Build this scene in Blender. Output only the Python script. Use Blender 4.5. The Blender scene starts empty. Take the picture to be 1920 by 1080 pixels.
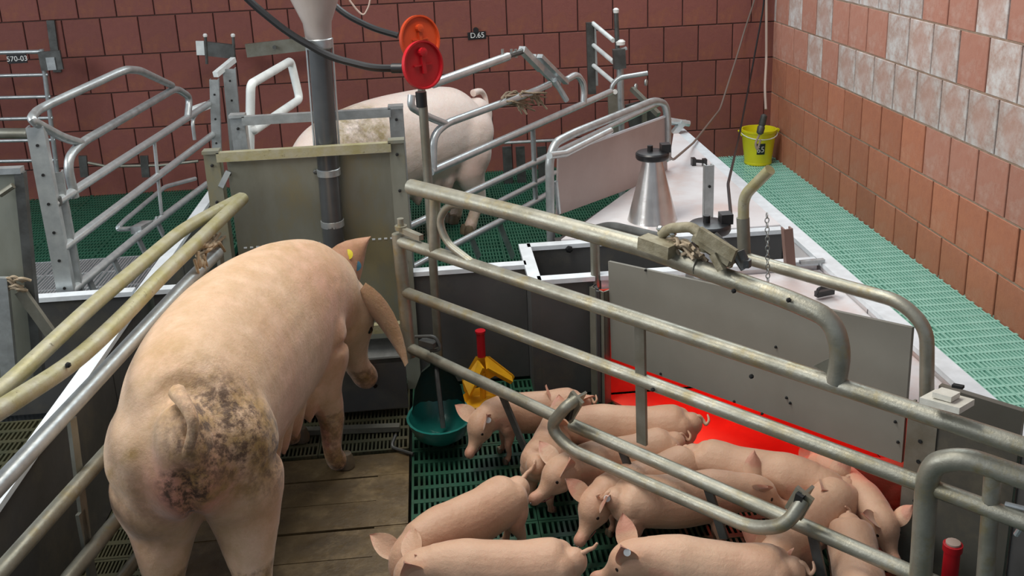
import bpy, bmesh, math, random
from mathutils import Vector, Matrix
random.seed(7)
C = bpy.context.scene.collection
D = bpy.data
PI = math.pi

# ------------------------------------------------------------------ camera
# room frame: the brick corner is the origin, back wall y=0, right wall x=0, floor z=0 (metres)
FPX, SYP = 1866.414, -165.455
CAM = Vector((-2.4265, -6.8384, 1.8663))
RX = Vector((0.9952304235, -0.0892072049, -0.0394775713))     # image right
RY = Vector((-0.0637139002, -0.2879635358, -0.9555195137))    # image down
RZ = Vector((0.0738711241, 0.9534773604, -0.2922738106))      # view direction
cd = D.cameras.new('camera'); cam = D.objects.new('camera', cd); C.objects.link(cam)
cd.sensor_width = 36; cd.lens = 36 * FPX / 1920; cd.shift_y = SYP / 1920; cd.clip_start = .05
cam.matrix_world = Matrix(((RX.x, -RY.x, -RZ.x, CAM.x), (RX.y, -RY.y, -RZ.y, CAM.y), (RX.z, -RY.z, -RZ.z, CAM.z), (0, 0, 0, 1)))
bpy.context.scene.camera = cam

# ------------------------------------------------------------------ light
sc = bpy.context.scene
w = D.worlds.new('daylight'); sc.world = w; w.use_nodes = True
bg = w.node_tree.nodes['Background']; bg.inputs[0].default_value = (.80, .88, 1, 1); bg.inputs[1].default_value = .40
def area(name, loc, target, sx, sy, power, col):
    l = D.lights.new(name, 'AREA'); l.shape = 'RECTANGLE'; l.size = sx; l.size_y = sy; l.energy = power; l.color = col
    o = D.objects.new(name, l); C.objects.link(o); o.location = loc
    o.rotation_euler = (Vector(target) - Vector(loc)).to_track_quat('-Z', 'Y').to_euler(); return o
area('stable_window_light', (-6.6, -4.6, 2.7), (-.6, -2.6, .3), 3.2, 1.3, 120, (.95, .98, 1))
area('ceiling_lamp_light', (-2.9, -3.7, 3.3), (-2.4, -4.2, 0), 2.4, .9, 88, (1, .95, .87))
area('roof_light_panel', (-.9, -1.0, 3.3), (-.75, -2.6, 0), 1.2, 2.4, 62, (.88, .97, 1))
sc.view_settings.view_transform = 'Standard'; sc.view_settings.look = 'None'
sc.view_settings.exposure = 0.0; sc.view_settings.gamma = 1; sc.view_settings.use_curve_mapping = False

# ------------------------------------------------------------------ helpers
def ray(px, py): return RX * ((px - 960) / FPX) + RY * ((py - 540 - SYP) / FPX) + RZ
def Z(px, py, z): d = ray(px, py); return CAM + d * ((z - CAM.z) / d.z)
def Y(px, py, y): d = ray(px, py); return CAM + d * ((y - CAM.y) / d.y)
def X(px, py, x): d = ray(px, py); return CAM + d * ((x - CAM.x) / d.x)
def PL(px, py, pl, off=0):
    a, b = Vector((*pl[0], 0)), Vector((*pl[1], 0)); n = Vector((b.y - a.y, a.x - b.x, 0)).normalized()
    d = ray(px, py); return CAM + d * ((n.dot(a - CAM) + off) / n.dot(d))

def nt(m): return m.node_tree
def mat(name, c1, c2=None, rough=.5, metal=0, scale=8, det=6, bump=0, bscale=60, c3=None, s3=2, lo=.35, hi=.65, rvar=0, sss=0, lo3=.5, hi3=.68, obj_var=0, stretch=None, coat=0):
    m = D.materials.new(name); m.use_nodes = True; t = m.node_tree; b = t.nodes['Principled BSDF']
    b.inputs['Roughness'].default_value = rough; b.inputs['Metallic'].default_value = metal
    if coat: b.inputs['Coat Weight'].default_value = coat; b.inputs['Coat Roughness'].default_value = .25
    if sss:
        b.inputs['Subsurface Weight'].default_value = sss; b.inputs['Subsurface Radius'].default_value = (.02, .008, .004); b.inputs['Subsurface Scale'].default_value = .6
    tc = t.nodes.new('ShaderNodeTexCoord'); src = tc.outputs['Object']
    if stretch:
        mp = t.nodes.new('ShaderNodeMapping'); mp.inputs['Scale'].default_value = stretch; t.links.new(src, mp.inputs[0]); src = mp.outputs[0]
    col = None
    def noise(s, d=6, r=.6):
        n = t.nodes.new('ShaderNodeTexNoise'); n.inputs['Scale'].default_value = s; n.inputs['Detail'].default_value = d; n.inputs['Roughness'].default_value = r; t.links.new(src, n.inputs['Vector']); return n.outputs['Fac']
    def ramp(f, a, z):
        r = t.nodes.new('ShaderNodeMapRange'); r.inputs[1].default_value = a; r.inputs[2].default_value = z; t.links.new(f, r.inputs[0]); return r.outputs[0]
    def mix(f, a, z):
        x = t.nodes.new('ShaderNodeMix'); x.data_type = 'RGBA'
        if hasattr(f, 'is_linked') or not isinstance(f, (int, float)): t.links.new(f, x.inputs['Factor'])
        else: x.inputs['Factor'].default_value = f
        for v, i in ((a, 6), (z, 7)):
            if isinstance(v, tuple): x.inputs[i].default_value = (*v, 1)
            else: t.links.new(v, x.inputs[i])
        return x.outputs[2]
    m['h'] = 0
    col = c1
    if c2: col = mix(ramp(noise(scale, det), lo, hi), c1, c2)
    if c3: col = mix(ramp(noise(s3, 8, .7), lo3, hi3), col, c3)
    if obj_var:
        oi = t.nodes.new('ShaderNodeObjectInfo'); hs = t.nodes.new('ShaderNodeHueSaturation')
        r = t.nodes.new('ShaderNodeMapRange'); r.inputs[3].default_value = 1 - obj_var; r.inputs[4].default_value = 1 + obj_var; t.links.new(oi.outputs['Random'], r.inputs[0]); t.links.new(r.outputs[0], hs.inputs['Value'])
        if isinstance(col, tuple): hs.inputs['Color'].default_value = (*col, 1)
        else: t.links.new(col, hs.inputs['Color'])
        col = hs.outputs[0]
    if isinstance(col, tuple): b.inputs['Base Color'].default_value = (*col, 1)
    else: t.links.new(col, b.inputs['Base Color'])
    if rvar:
        r = ramp(noise(scale * 2.3), .3, .7); q = t.nodes.new('ShaderNodeMapRange'); q.inputs[3].default_value = rough - rvar; q.inputs[4].default_value = rough + rvar; t.links.new(r, q.inputs[0]); t.links.new(q.outputs[0], b.inputs['Roughness'])
    if bump:
        bp = t.nodes.new('ShaderNodeBump'); bp.inputs['Strength'].default_value = bump; bp.inputs['Distance'].default_value = .004; t.links.new(noise(bscale, 8, .65), bp.inputs['Height']); t.links.new(bp.outputs[0], b.inputs['Normal'])
    return m

M = {}
M['steel_old'] = mat('galvanised_steel_worn', (.36, .35, .29), (.25, .24, .185), .42, .55, 9, c3=(.30, .25, .13), s3=14, lo3=.52, hi3=.7, bump=.25, bscale=90, rvar=.1)
M['steel_yellow'] = mat('galvanised_steel_soiled', (.42, .40, .30), (.36, .33, .16), .45, .35, 16, c3=(.12, .10, .05), s3=40, lo3=.62, hi3=.7, bump=.3, bscale=90, rvar=.1)
M['steel'] = mat('galvanised_steel_grey', (.47, .50, .50), (.36, .38, .38), .38, .6, 20, bump=.12, bscale=120, rvar=.1)
M['steel_bright'] = mat('galvanised_steel_bright', (.62, .66, .66), (.50, .54, .55), .33, .6, 25, bump=.1, bscale=120)
M['steel_dark'] = mat('dull_dark_steel', (.12, .125, .12), (.07, .07, .065), .5, .5, 12, bump=.2)
M['steel_flat'] = mat('flat_bar_olive', (.25, .25, .21), (.18, .17, .13), .45, .5, 10, bump=.2)
M['bolt'] = mat('bolt_steel', (.45, .47, .45), None, .3, .9)
M['hole'] = mat('dark_hole', (.01, .01, .01), None, .9)
M['white_paint'] = mat('white_painted_metal', (.78, .82, .80), (.62, .66, .65), .4, 0, 12)
M['panel'] = mat('grey_board', (.215, .21, .18), (.185, .178, .15), .5, 0, 3, c3=(.22, .19, .12), s3=30, lo3=.66, hi3=.72, bump=.05, rvar=.08)
M['panel_dark'] = mat('charcoal_board', (.085, .085, .085), (.06, .06, .058), .42, 0, 3, c3=(.12, .11, .085), s3=2.5, bump=.08, rvar=.1)
M['panel_olive'] = mat('dark_olive_board', (.10, .095, .078), (.075, .07, .056), .5, 0, 3, c3=(.14, .125, .09), s3=6, bump=.08)
M['panel_feed'] = mat('soiled_steel_sheet', (.26, .27, .225), (.19, .19, .145), .45, .25, 5, c3=(.26, .23, .13), s3=5, bump=.15, stretch=(1, 1, .45))
M['cap'] = mat('white_edge_strip', (.80, .86, .90), (.68, .73, .76), .3, 0, 20, coat=.3)
M['pvc_white'] = mat('white_board', (.74, .73, .74), (.66, .62, .62), .35, 0, 5, c3=(.62, .42, .36), s3=1.6, lo3=.5, hi3=.75)  # pink blotches: red lamp glow on lids and boards put into the colour
M['pvc_pinkgrey'] = mat('pinkish_grey_board', (.46, .37, .34), (.40, .31, .28), .5, 0, 4, c3=(.48, .40, .37), s3=2)
M['red_mat_and_glow'] = mat('red_heat_mat_and_glow', (.75, .10, .06), (.6, .07, .05), .4, 0, 6)  # red of the mat; also paints the lamp glow on the inner boards
M['brick'] = mat('fired_clay', (.50, .19, .105), (.40, .14, .082), .8, 0, 9, c3=(.52, .24, .15), s3=5, bump=.5, bscale=45, obj_var=.13)
M['brick_maroon'] = mat('fired_clay_maroon_dim', (.225, .072, .055), (.185, .056, .046), .75, 0, 9, c3=(.26, .09, .05), s3=5, bump=.45, bscale=45, obj_var=.09)  # same brick for the back wall, its dimness put into the darker colour
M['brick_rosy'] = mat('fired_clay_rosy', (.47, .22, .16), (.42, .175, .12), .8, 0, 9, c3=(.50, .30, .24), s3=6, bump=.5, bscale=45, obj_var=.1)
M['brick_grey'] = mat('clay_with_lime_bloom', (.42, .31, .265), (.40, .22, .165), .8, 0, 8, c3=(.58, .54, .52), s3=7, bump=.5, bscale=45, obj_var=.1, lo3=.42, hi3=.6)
M['mortar'] = mat('pale_mortar', (.36, .25, .18), (.27, .18, .13), .9, 0, 30, bump=.6)
M['mortar_and_shade'] = mat('dark_joint', (.05, .025, .02), (.08, .035, .03), .9, 0, 10)  # wall backing; shade inside the open joints is put into the colour
M['green'] = mat('green_plastic', (.022, .088, .052), (.014, .055, .03), .38, 0, 6, c3=(.03, .034, .014), s3=5, lo3=.5, hi3=.75, bump=.15, rvar=.08)
M['green_clean'] = mat('pale_green_plastic', (.36, .70, .58), (.28, .62, .50), .33, 0, 8, bump=.1, coat=.2)
M['green_back'] = mat('mid_green_plastic', (.022, .115, .07), (.014, .08, .048), .4, 0, 6, bump=.1)
M['green_soiled'] = mat('soiled_plastic', (.075, .07, .035), (.045, .05, .026), .5, 0, 7, c3=(.12, .09, .045), s3=4, bump=.4)
M['slab'] = mat('soiled_concrete', (.12, .08, .033), (.065, .042, .018), .5, 0, 7, c3=(.20, .14, .068), s3=9, lo3=.5, hi3=.72, bump=.7, bscale=40, rvar=.15)
M['pit'] = mat('dark_pit', (.012, .014, .012), None, .8)
M['teal'] = mat('teal_plastic', (.012, .16, .135), (.008, .11, .09), .3, 0, 6, coat=.3)
M['teal_dark'] = mat('dark_soiled_cast_iron', (.014, .03, .027), (.03, .03, .02), .5, 0, 14, bump=.4)
M['yellow'] = mat('yellow_plastic', (.80, .42, .012), (.62, .30, .01), .4, 0, 8)
M['red'] = mat('red_plastic', (.48, .010, .018), (.40, .008, .014), .35, 0, 8)
M['orange'] = mat('orange_red_plastic', (.56, .065, .014), (.48, .05, .012), .38, 0, 8)
M['bucket'] = mat('bucket_yellow', (.78, .72, .015), (.70, .62, .01), .35, 0, 6)
M['black'] = mat('black_rubber', (.012, .012, .013), None, .4)
M['blackp'] = mat('black_plastic', (.015, .015, .016), None, .35)
M['cable'] = mat('grey_brown_cable', (.16, .12, .10), None, .5)
M['cable_pale'] = mat('pale_cable', (.40, .30, .25), None, .5)
M['alu'] = mat('brushed_aluminium', (.72, .70, .68), (.60, .58, .56), .26, .9, 14, bump=.1)
M['tubegrey'] = mat('dark_grey_pipe', (.045, .048, .05), (.075, .08, .08), .3, 0, 4, coat=.4)
M['frost'] = mat('frosted_hopper', (.55, .50, .47), (.48, .42, .38), .3, 0, 5)
M['frost'].node_tree.nodes['Principled BSDF'].inputs['Transmission Weight'].default_value = .25
M['rope'] = mat('frayed_rope', (.42, .34, .24), (.28, .21, .13), .9, 0, 40, bump=.8)
M['latch_plate'] = mat('dusty_plate', (.68, .66, .58), (.56, .54, .46), .6, .0, 20, bump=.4)
M['cast'] = mat('soiled_casting', (.32, .29, .20), (.20, .17, .10), .6, .2, 25, bump=.6)
M['wood'] = mat('brown_post', (.22, .13, .105), (.17, .10, .08), .6, 0, 12, stretch=(1, 1, .2))
M['white'] = mat('white_plastic', (.75, .75, .72), None, .4)
M['eye'] = mat('dark_eye', (.02, .012, .01), None, .12)
M['mouth'] = mat('mouth_crease', (.25, .08, .055), None, .6)
M['hoof'] = mat('hoof_horn', (.10, .075, .05), (.16, .12, .07), .5, 0, 30)
M['tag_yellow'] = mat('yellow_tag', (.65, .55, .03), None, .4)
M['tag_blue'] = mat('blue_tag', (.02, .10, .16), None, .4)

def link(name, me, parent=None, m=None):
    o = D.objects.new(name, me); C.objects.link(o)
    if m is not None:
        me.materials.clear(); me.materials.append(M[m] if isinstance(m, str) else m)
    if parent:
        o.parent = parent; o.matrix_parent_inverse = Matrix.Translation(-parent.matrix_basis.translation)
    return o
def tag(o, label=None, cat=None, group=None, kind=None):
    if label: o['label'] = label
    if cat: o['category'] = cat
    if group: o['group'] = group
    if kind: o['kind'] = kind
    return o
def thing(name, loc, label=None, cat=None, group=None, kind=None):
    o = D.objects.new(name, None); C.objects.link(o); o.location = Vector(loc); o.empty_display_size = .1
    return tag(o, label, cat, group, kind)

class MB:
    def __init__(s): s.v = []; s.f = []
    def add(s, v, f):
        n = len(s.v); s.v += [tuple(a) for a in v]; s.f += [tuple(i + n for i in q) for q in f]; return s
    def box(s, a, b):
        x0, y0, z0 = a; x1, y1, z1 = b
        return s.add([(x0,y0,z0),(x1,y0,z0),(x1,y1,z0),(x0,y1,z0),(x0,y0,z1),(x1,y0,z1),(x1,y1,z1),(x0,y1,z1)],
                     [(0,3,2,1),(4,5,6,7),(0,1,5,4),(1,2,6,5),(2,3,7,6),(3,0,4,7)])
    def bar(s, p, q, w, h, up=(0, 0, 1)):
        p, q = Vector(p), Vector(q); d = (q - p).normalized(); up = Vector(up)
        sd = d.cross(up)
        if sd.length < .01: sd = d.cross(Vector((1, 0, 0)))
        sd.normalize(); u = sd.cross(d); A = []
        for c in (p, q):
            for i, j in ((-1,-1),(1,-1),(1,1),(-1,1)): A.append(c + sd * (w/2*i) + u * (h/2*j))
        return s.add(A, [(0,1,2,3),(7,6,5,4),(0,4,5,1),(1,5,6,2),(2,6,7,3),(3,7,4,0)])
    def quad(s, pts, t):      # planar polygon given thickness
        pts = [Vector(p) for p in pts]; n = (pts[1] - pts[0]).cross(pts[-1] - pts[0]).normalized() * t; k = len(pts)
        return s.add(pts + [p + n for p in pts], [tuple(range(k))[::-1], tuple(range(k, 2*k))] + [(i, (i+1) % k, k + (i+1) % k, k + i) for i in range(k)])
    def tube(s, pts, r, seg=10, fil=0, caps=True, closed=False):
        P = [Vector(p) for p in pts]; R = r if isinstance(r, (list, tuple)) else [r] * len(P)
        if fil and len(P) > 2:
            Q = [P[0]]
            for i in range(1, len(P) - 1):
                a, b, c = P[i-1], P[i], P[i+1]; l = min(fil, (a-b).length * .48, (c-b).length * .48)
                u = b + (a-b).normalized() * l; v = b + (c-b).normalized() * l
                for k in range(7): t = k/6; Q.append(u*(1-t)**2 + b*2*t*(1-t) + v*t*t)
            Q.append(P[-1]); P = Q; R = [R[0]] * len(P)
        n = len(P); V = []; prev = None
        for i in range(n):
            if closed: t = (P[(i+1) % n] - P[i-1]).normalized()
            else: t = (P[min(i+1, n-1)] - P[max(i-1, 0)]).normalized()
            if prev is None: a = t.cross(Vector((0, 0, 1)))
            else: a = prev - t * prev.dot(t)
            if a.length < 1e-3: a = t.cross(Vector((1, 0, .1)))
            a.normalize(); prev = a; b = t.cross(a)
            for k in range(seg): an = 2*PI*k/seg; V.append(P[i] + (a*math.cos(an) + b*math.sin(an)) * R[i])
        F = [(i*seg+k, i*seg+(k+1) % seg, ((i+1) % n)*seg+(k+1) % seg, ((i+1) % n)*seg+k) for i in range(n if closed else n-1) for k in range(seg)]
        if caps and not closed: F += [tuple(range(seg))[::-1], tuple((n-1)*seg+k for k in range(seg))]
        return s.add(V, F)
    def lathe(s, prof, c=(0, 0, 0), axis=(0, 0, 1), seg=24, sx=1, caps=True):
        ax = Vector(axis).normalized(); a = ax.orthogonal().normalized(); b = ax.cross(a); c = Vector(c); V = []
        for r, h in prof:
            for k in range(seg): an = 2*PI*k/seg; V.append(c + ax*h + a*(r*math.cos(an)) + b*(r*math.sin(an)*sx))
        n = len(prof); F = [(i*seg+k, i*seg+(k+1) % seg, (i+1)*seg+(k+1) % seg, (i+1)*seg+k) for i in range(n-1) for k in range(seg)]
        if caps: F += [tuple(range(seg))[::-1], tuple((n-1)*seg+k for k in range(seg))]
        return s.add(V, F)
    def mesh(s, name, smooth=True):
        me = D.meshes.new(name); me.from_pydata(s.v, [], s.f); me.update()
        bm = bmesh.new(); bm.from_mesh(me); bmesh.ops.recalc_face_normals(bm, faces=bm.faces); bm.to_mesh(me); bm.free()
        if smooth:
            me.shade_smooth()
            try: me.set_sharp_from_angle(angle=math.radians(38))
            except Exception: pass
        return me
    def build(s, name, m, parent=None, smooth=True): return link(name, s.mesh(name, smooth), parent, m)

def tube(name, pts, r, m, parent, fil=0, seg=12): return MB().tube(pts, r, seg, fil).build(name, m, parent)
def bolts(pts, parent, n=(0, -1, 0), r=.007, m='bolt', name='bolt'):
    for p in pts: MB().lathe([(r, 0), (r, .006), (r*.5, .009)], p, n, 6).build(name, m, parent, False)

# ------------------------------------------------------------------ floor
flo = MB().box((-7.2, -7.6, -.30), (.0, .0, -.12)).build('floor', 'pit', None, False); tag(flo, kind='structure')
def grate_mesh(nm, m, lx, ly, pitch, rib, row, cross, depth=.045, seam=.008):
    b = MB(); z0, z1 = -depth, 0
    b.box((0, 0, z0), (seam, ly, z1)); b.box((lx-seam, 0, z0), (lx, ly, z1))
    n = int(round((lx - 2*seam) / pitch))
    for i in range(1, n):
        x = seam + (lx-2*seam) * i / n; b.box((x-rib/2, 0, z0), (x+rib/2, ly, z1-.0015))
    if row:
        k = max(1, int(round(ly / row)))
        for j in range(k + 1):
            y = j * ly / k; b.box((seam, max(0, y-cross/2), z0+.01), (lx-seam, min(ly, y+cross/2), z1-.0005))
    me = b.mesh(nm, False); me.materials.append(M[m]); return me
g_green = grate_mesh('slotted_panel', 'green', .40, .50, .0175, .008, .088, .022)
g_soil = grate_mesh('slotted_panel', 'green_soiled', .40, .50, .0175, .008, .088, .022)
g_clean = grate_mesh('slotted_panel', 'green_clean', .46, .50, .025, .0115, .075, .018)
g_back = grate_mesh('slotted_panel', 'green_back', .40, .50, .0185, .009, .062, .016)
g_steel = grate_mesh('bar_panel', 'steel_bright', .40, .50, .020, .011, .25, .012)
def tiles(me, x0, x1, y0, y1, lx, ly, name='floor_panel'):
    nx = int(math.ceil((x1-x0)/lx - 1e-6)); ny = int(math.ceil((y1-y0)/ly - 1e-6))
    for i in range(nx):
        for j in range(ny):
            o = D.objects.new(name, me); C.objects.link(o); o.parent = flo
            o.scale = ((x1-x0)/nx/lx*.994, (y1-y0)/ny/ly*.994, 1)
            o.location = (x0 + (x1-x0)*i/nx, y0 + (y1-y0)*j/ny, 0)
tiles(g_clean, -.93, 0, -5.4, -.0, .46, .50)                 # walkway by the right wall
tiles(g_green, -2.575, -.99, -5.6, -3.22, .40, .50)             # piglet area of the near pen
tiles(g_soil, -3.55, -2.585, -3.68, -3.22, .40, .50)
tiles(g_soil, -3.55, -3.30, -5.6, -3.70, .40, .50)
tiles(g_back, -3.55, -.99, -3.18, 0, .40, .50)
tiles(g_back, -5.6, -3.60, -1.35, 0, .40, .50)
tiles(g_steel, -4.9, -3.60, -3.18, -1.36, .40, .50)
tiles(g_soil, -5.6, -4.92, -3.18, -1.36, .40, .50)
tiles(g_soil, -5.6, -3.60, -5.6, -3.24, .40, .50)
# concrete lying area of the sow, slabs with recessed gaps between them
for j in range(13):
    y1 = -3.70 - j*.145; y0 = y1 - .145
    b = MB(); b.box((-3.29, y0+.007, -.06), (-2.585, y1, random.uniform(-.004, .002))); b.box((-3.29, y0, -.06), (-3.02, y0+.009, -.003)); b.box((-2.69, y0, -.06), (-2.585, y0+.009, -.003))
    b.build('floor_slab', 'slab', flo, False)

# ------------------------------------------------------------------ brick walls
BL, BH, Z0 = .2442, .25, .2018
def brick_mesh(m, t=.012, bl=BL, bh=BH, g=.0075):
    a, h, c = bl/2 - g/2, bh/2 - g/2, .003
    v = [(-a,0,-h),(a,0,-h),(a,0,h),(-a,0,h)] + [(-a,-t+c,-h),(a,-t+c,-h),(a,-t+c,h),(-a,-t+c,h)] + [(-a+c,-t,-h+c),(a-c,-t,-h+c),(a-c,-t,h-c),(-a+c,-t,h-c)]
    f = [(i, (i+1) % 4, 4+(i+1) % 4, 4+i) for i in range(4)] + [(4+i, 4+(i+1) % 4, 8+(i+1) % 4, 8+i) for i in range(4)] + [(8,9,10,11),(3,2,1,0)]
    me = D.meshes.new('brick'); me.from_pydata(v, [], f); me.update(); me.materials.append(M[m])
    bm = bmesh.new(); bm.from_mesh(me); bmesh.ops.recalc_face_normals(bm, faces=bm.faces); bm.to_mesh(me); bm.free(); return me
BM = {k: brick_mesh(k) for k in ('brick', 'brick_maroon', 'brick_rosy', 'brick_grey')}
wb = MB().box((-7.2, 0, -.3), (.2, .2, 3.4)).build('wall_back', 'mortar_and_shade', None, False); tag(wb, kind='structure')
wr = MB().box((0, -5.9, -.3), (.2, 0, 3.4)).build('wall_right', 'mortar_and_shade', None, False); tag(wr, kind='structure')
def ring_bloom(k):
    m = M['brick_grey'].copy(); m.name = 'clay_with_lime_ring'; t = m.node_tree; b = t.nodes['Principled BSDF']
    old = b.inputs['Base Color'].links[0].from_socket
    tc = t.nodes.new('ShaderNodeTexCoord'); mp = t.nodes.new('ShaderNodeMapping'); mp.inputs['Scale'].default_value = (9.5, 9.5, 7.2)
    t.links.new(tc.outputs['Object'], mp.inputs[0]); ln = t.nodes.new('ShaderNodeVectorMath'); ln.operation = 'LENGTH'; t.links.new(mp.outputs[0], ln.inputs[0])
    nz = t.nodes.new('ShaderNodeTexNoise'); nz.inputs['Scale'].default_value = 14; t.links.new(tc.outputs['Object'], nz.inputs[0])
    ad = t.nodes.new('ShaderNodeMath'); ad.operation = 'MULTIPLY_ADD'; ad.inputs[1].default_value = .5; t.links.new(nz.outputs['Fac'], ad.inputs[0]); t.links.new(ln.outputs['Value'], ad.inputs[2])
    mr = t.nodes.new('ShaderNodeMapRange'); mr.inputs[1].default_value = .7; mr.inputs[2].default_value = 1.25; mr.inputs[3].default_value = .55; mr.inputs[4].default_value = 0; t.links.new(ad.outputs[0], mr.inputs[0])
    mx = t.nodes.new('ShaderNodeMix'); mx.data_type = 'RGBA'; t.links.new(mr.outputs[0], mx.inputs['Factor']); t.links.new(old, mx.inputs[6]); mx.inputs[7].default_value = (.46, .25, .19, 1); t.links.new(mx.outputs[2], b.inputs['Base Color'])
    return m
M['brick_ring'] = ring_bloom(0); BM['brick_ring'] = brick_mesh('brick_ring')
NR = 8
for n in range(-1, NR):
    zc = Z0 + BH*n + BH/2
    ph = (-4.813 if n % 2 else -2.990) % BL
    for i in range(1, 27):
        x = -i*BL + ph + BL/2 - BL if ph > 0 else -i*BL
        if x + BL/2 > .0: continue
        if x < -6.15: break
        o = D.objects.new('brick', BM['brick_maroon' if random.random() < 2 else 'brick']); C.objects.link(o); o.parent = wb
        o.location = (x, random.uniform(0, .002), zc)
    # fill to the corner
    xe = max([-i*BL + ph - BL/2 for i in range(1, 27) if -i*BL + ph <= 0] or [0]) + BL/2
    if -xe > .02:
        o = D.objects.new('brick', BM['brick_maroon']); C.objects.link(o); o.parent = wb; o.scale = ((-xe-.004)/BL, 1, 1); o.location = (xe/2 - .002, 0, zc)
    pr = (1.3776 if n % 2 == 0 else 1.288 - .03) % BL
    ys = [-(pr + BL*i + BL/2) for i in range(0, 23)]
    for y in ys + [None]:
        if y is None: y0 = -pr/2; s = (pr-.004)/BL
        else: y0 = y; s = 1
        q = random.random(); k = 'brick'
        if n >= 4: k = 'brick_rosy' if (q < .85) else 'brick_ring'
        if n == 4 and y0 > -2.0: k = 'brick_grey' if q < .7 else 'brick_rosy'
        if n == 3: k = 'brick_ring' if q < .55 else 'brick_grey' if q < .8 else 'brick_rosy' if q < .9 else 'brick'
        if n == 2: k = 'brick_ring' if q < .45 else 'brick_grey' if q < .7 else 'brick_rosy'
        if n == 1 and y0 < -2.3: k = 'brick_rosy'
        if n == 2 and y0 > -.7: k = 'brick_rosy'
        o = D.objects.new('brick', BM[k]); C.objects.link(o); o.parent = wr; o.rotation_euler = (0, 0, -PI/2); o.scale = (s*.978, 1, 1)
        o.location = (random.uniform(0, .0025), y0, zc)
b = MB()
for n in range(-1, NR + 1): b.bar((-.0045, -5.9, Z0 + BH*n), (-.0045, 0, Z0 + BH*n), .009, .009)
b.build('mortar_bed', 'mortar', wr, False)
b = MB()
for n in range(-1, NR + 1): b.bar((-7.2, -.002, Z0 + BH*n), (0, -.002, Z0 + BH*n), .004, .008)
b.build('mortar_bed', 'mortar_and_shade', wb, False)

# ------------------------------------------------------------------ pen partitions
def partition(a, b, z, label, m='panel_dark', t=.035, group='low pen partitions', cap=True, z0=.0):
    a, b = Vector((*a, z0)), Vector((*b, z0)); r = thing('pen_partition', (a+b)/2, label, 'partition', group)
    L = (b-a); n = max(1, round(L.length/1.0))
    for i in range(n):
        p, q = a + L*(i/n) + L.normalized()*.004, a + L*((i+1)/n) - L.normalized()*.004
        MB().bar(p + Vector((0,0,(z-z0)/2)), q + Vector((0,0,(z-z0)/2)), t, z-z0-.02).build('board', m, r, False)
    if cap: MB().bar(a + Vector((0,0,z-z0-.008)), b + Vector((0,0,z-z0-.008)), t+.012, .018).build('edge_strip', 'cap', r, False)
    return r
partition((-5.6, -3.2), (-3.60, -3.2), .49, 'charcoal cross partition with white edge behind the tall steel post, far left')
partition((-3.53, -3.2), (-3.27, -3.2), .49, 'short charcoal partition piece between left pen divider and the steel feeding panel')
partition((-2.56, -3.2), (-2.10, -3.2), .49, 'charcoal partition with white edge behind the teal drinking bowl')
partition((-3.565, -1.62), (-3.565, -5.8), .49, 'long charcoal divider with white edge left of the big sow, running away from the viewer')
partition((-2.075, -3.0), (-1.00, -3.0), .49, 'charcoal nest wall with white edge behind the farther of the two aluminium lamps')
partition((-2.075, -3.375), (-1.86, -3.375), .49, 'short charcoal wall with white edge left of the large grey nest board')
partition((-1.84, -3.375), (-1.0, -3.375), .49, 'white edged nest wall beside the brown post behind the large grey board', 'pvc_white')
partition((-2.085, -3.395), (-2.085, -2.98), .49, 'white edged short wall joining two cross partitions beside the bolt')
partition((-.965, -4.72), (-.965, -5.6), .49, 'charcoal partition end at the right edge of the photo behind the thick tube gate', 'panel_dark', .05)
partition((-.965, -1.12), (-.965, -4.71), .49, 'long partition with wide white edge along the green walkway by the brick wall', 'pvc_white', .05)
bolts([Y(1067, 467, -3.03)], C.objects['pen_partition.004'] if 'pen_partition.004' in C.objects else None, r=.016, m='black')

# red lit nest inner pieces
nest = thing('piglet_nest', (-1.3, -3.9, 0), 'near heated piglet nest with white lid and red glow under the large grey board', 'nest', 'piglet nests')
BN = ((-1.82, -3.47), (-1.17, -4.47))
f = MB(); f.quad([(-1.84,-3.42,.006),(-1.0,-3.42,.006),(-1.0,-4.56,.006),(-1.15,-4.50,.006)][::-1], -.01); f.build('heat_mat', 'red_mat_and_glow', nest, False)
f = MB(); f.box((-1.86,-3.412,.01),(-1.0,-3.40,.44)); f.box((-1.0,-4.56,.01),(-.992,-3.40,.44)); f.build('inner_board', 'red_mat_and_glow', nest, False)  # pale boards; the lamp's red glow is painted on as their colour
f = MB(); f.quad([(-1.80,-3.40,.455),(-.995,-3.40,.455),(-.995,-4.70,.455),(-1.14,-4.52,.455)], .015); f.build('lid', 'pvc_white', nest, False)
f = MB(); f.box((-1.868,-3.47,.005),(-1.856,-3.39,.46)); f.build('end_board', 'panel_dark', nest, False)
# front board
tp = [PL(1140, 490, BN), PL(1710, 615, BN), PL(1690, 868, BN), PL(1146, 672, BN)]
f = MB(); f.quad(tp, .012); brd = f.build('front_board', 'panel', nest, False)
bolts([PL(x, y, BN, -.002) for x, y in [(1378,752),(1456,650),(1476,745),(1483,755),(1240,700),(1430,775),(1680,790),(1685,828),(1212,506)]], brd, (-.84, -.54, 0), .0045, 'hole', 'rivet')
f = MB(); f.quad([PL(1355, 540, BN, -.004), PL(1385, 545, BN, -.004), PL(1398, 577, BN, -.004), PL(1372, 572, BN, -.004)], .006); f.build('hanger_plate', 'steel_dark', nest, False)
f = MB(); p = Z(1530, 552, .475); f.bar(p, p + Vector((.07, .02, 0)), .02, .02); f.tube([p+Vector((0,0,.0)), p+Vector((.0,-.02,.03)), p+Vector((.07,.0,.03)), p+Vector((.07,.02,0))], .006, 8, .01); f.build('lid_handle', 'blackp', nest)
f = MB(); f.bar(Z(1500, 492, .5), Z(1545, 488, .5), .02, .012); f.build('hinge_strip', 'steel', nest, False)
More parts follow.
